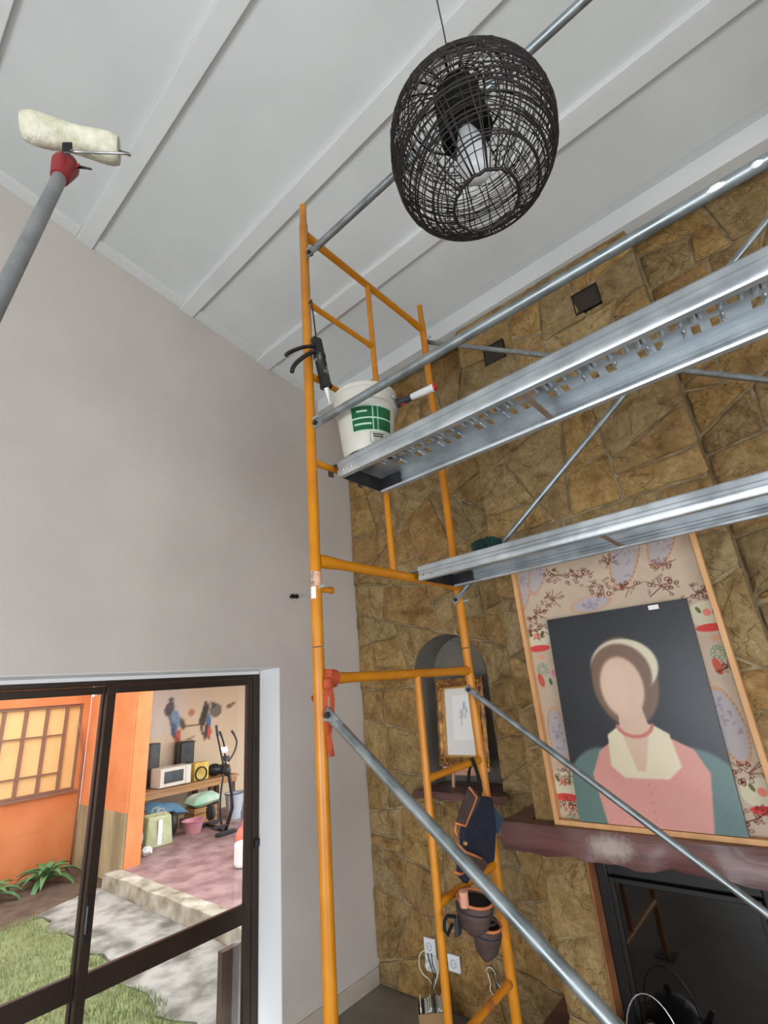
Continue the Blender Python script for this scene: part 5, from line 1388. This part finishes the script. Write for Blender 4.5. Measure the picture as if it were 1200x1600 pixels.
tag(MB().ball((-4.95, .58, .16), (.10, .08, .16), 12, 8, .06, random.Random(13)).build('grey_sack', M['greybin'], smooth=True), 'pale grey sack tucked behind the orange pillar', 'sack')
t = thing('wash_basin', (-5.12, 1.50, 0), 'pink plastic wash basin on the store room floor', 'basin')
MB().lathe([(.11, 0), (.15, .16), (.165, .165), (.165, .172), (.148, .168), (.108, .008), (0, .008)], (-5.12, 1.50, 0), n=26, caps=False).build('bowl', M['pink'], t, smooth='auto')
MB().tube([(-5.12+.165*math.cos(a), 1.50+.165*math.sin(a), .168) for a in [2*math.pi*k/26 for k in range(26)]], .006, 6, closed=True).build('rim', M['pink'], t, smooth=True)
t = thing('waste_bin', (-5.30, 2.32, 0), 'pale grey plastic bin under the end of the bench', 'bin')
MB().lathe([(.11, 0), (.15, .36), (.156, .362), (.156, .372), (.145, .37), (.106, .01), (0, .01)], (-5.30, 2.32, 0), n=26, caps=False).build('tub', M['greybin'], t, smooth='auto')
MB().tube([(-5.30+.155*math.cos(a), 2.32+.155*math.sin(a), .37) for a in [2*math.pi*k/26 for k in range(26)]], .007, 6, closed=True).build('rim', M['darkgrey'], t, smooth=True)

# elliptical exercise machine
EX = -4.55
ep = lambda px_, py_, x=EX: at(px_, py_, 'x', x)
bs = ep(352, 1303); 
t = thing('exercise_machine', (EX, bs.y, 0), 'black elliptical exercise machine with long moving arms in the store room', 'exercise machine')
MB().tube([Vector((EX+.0, bs.y, .03)), ep(363, 1262), ep(362, 1240), ep(359, 1218), ep(356, 1195)], [.028, .026, .024, .026, .03], 10).build('main_column', M['black'], t, smooth=True)
MB().ball(ep(355, 1205), (.06, .055, .07), 12, 8).build('drive_housing', M['black'], t, smooth=True)
MB().obox(ep(353, 1185), (.05, 0, 0), (0, .035, 0), (0, 0, .035)).build('console_mount', M['darkgrey'], t, bevel=.008)
MB().obox(ep(349, 1172)+Vector((.02, 0, 0)), (.012, 0, .02), (0, .055, 0), (-.02, 0, .026)).build('console', M['white'], t, bevel=.006)
for x, pts in ((EX+.14, ((350, 1200), (343, 1165), (340, 1150), (338, 1133))), (EX-.14, ((353, 1197), (351, 1175), (350, 1163), (346, 1150), (343, 1143))), (EX-.02, ((357, 1190), (366, 1175), (370, 1160), (366, 1148), (362, 1142)))):
    P_ = curve_pts([at(p[0], p[1], 'x', x) for p in pts], 5)
    MB().tube(P_, .014, 8).build('swing_arm', M['black'], t, smooth=True)
    MB().tube(P_[-6:], .019, 8).build('hand_grip', M['darkgrey'], t, smooth=True)
for x, pts in ((EX+.17, ((349, 1212), (345, 1240), (344, 1265), (346, 1288))), ):
    MB().tube(curve_pts([at(p[0], p[1], 'x', x) for p in pts], 5), .014, 8).build('link_arm', M['black'], t, smooth=True)
fp = at(344, 1292, 'x', EX+.17)
MB().obox((fp.x, fp.y, max(fp.z, .03)), (.05, 0, 0), (0, .11, 0), (0, 0, .012)).build('foot_pedal', M['black'], t, bevel=.008)
MB().obox((EX+.06, bs.y-.02, .022), (.05, 0, 0), (0, .16, 0), (0, 0, .022)).build('base_foot', M['darkgrey'], t, bevel=.012)
MB().tube([(EX, bs.y, .03), (EX-.75, bs.y+.14, .03)], .025, 10).build('base_rail', M['black'], t, smooth=True)
MB().obox((EX-.75, bs.y+.14, .025), (.03, 0, 0), (0, .2, 0), (0, 0, .025)).build('base_foot', M['darkgrey'], t, bevel=.012)
MB().lathe([(.09, -.03), (.11, -.02), (.11, .02), (.09, .03)], (EX-.62, bs.y+.12, .20), (0, 1, 0), 26).build('flywheel', M['darkgrey'], t, smooth='auto')
# bags at the right of the door view
cb_ = at(378, 1318, 'x', -3.4)
t = thing('coral_bag', (-3.4, cb_.y+.05, 0), 'coral orange bag with loop handles on the patio near the door edge', 'bag')
MB().ball((-3.4, cb_.y+.06, .16), (.12, .13, .16), 14, 9, .06, random.Random(6)).build('body', M['coral'], t, smooth=True)
MB().tube([(-3.38, cb_.y+.06+.07*math.cos(a), .30+.14*math.sin(a)) for a in [math.pi*k/14 for k in range(15)]], .010, 6).build('handle', M['coral'], t, smooth=True)
tag(MB().prism([(-3.05, .86, 0), (-2.9, .84, 0), (-2.9, 1.16, 0), (-3.05, 1.2, 0)], (0, 0, .26)).build('white_sack', M['whitecloth'], bevel=.04), 'white paper sack on the patio in front of the coral bag', 'sack')
tag(MB().ball((-4.1, 1.86, .24), (.2, .16, .24), 14, 9, .06, random.Random(16)).build('blue_bundle', M['bluegrey'], smooth=True), 'blue grey cloth bundle between the exercise machine and the coral bag', 'bundle')

# timber boards leaning outside by the door jamb
t = thing('timber_boards', (-.55, -.72, GZ), 'dark weathered timber boards standing outside against the house by the door', 'timber')
for k, (x, y0, y1, h) in enumerate(((-.50, -.86, -.74, .52), (-.56, -.735, -.60, .50), (-.50, -.595, -.46, .51))):
    MB().box((x-.025, y0, GZ+.005), (x+.025, y1, GZ+.005+h)).build('board', M['darkwood'] if k != 1 else M['concrete'], t, bevel=.003)
# trees across the garden, seen through or mirrored in the panes
def tree(x, y, h, s, label, seed):
    r = random.Random(seed); t = thing('garden_tree', (x, y, GZ-.02), label, 'tree', 'trees beyond the garden')
    MB().tube([(x, y, GZ-.02), (x+.1, y, h*.3), (x-.05, y+.1, h*.6), (x, y, h*.85)], [.12, .10, .07, .03], 8).build('trunk', M['bark'], t, smooth=True)
    lv = MB()
    for k in range(2600):
        a = r.uniform(0, 6.28); q = r.random()**.4; b = r.uniform(-1, 1)
        p = Vector((x+s*q*math.cos(a)*math.sqrt(1-b*b), y+s*q*math.sin(a)*math.sqrt(1-b*b), h*.75+s*q*b))
        d1 = Vector((r.uniform(-1, 1), r.uniform(-1, 1), r.uniform(-1, 1))).normalized()*.11; d2 = d1.cross(Vector((r.uniform(-1, 1), r.uniform(-1, 1), r.uniform(-1, 1)))).normalized()*.04
        lv.add([p-d1, p+d2, p+d1, p-d2], [(0, 1, 2, 3)])
    lv.build('foliage', M['leafdark'], t, kind='stuff')
tree(-3.9, -5.3, 3.6, 1.2, 'leafy garden tree beyond the lawn outside the glass door', 51)
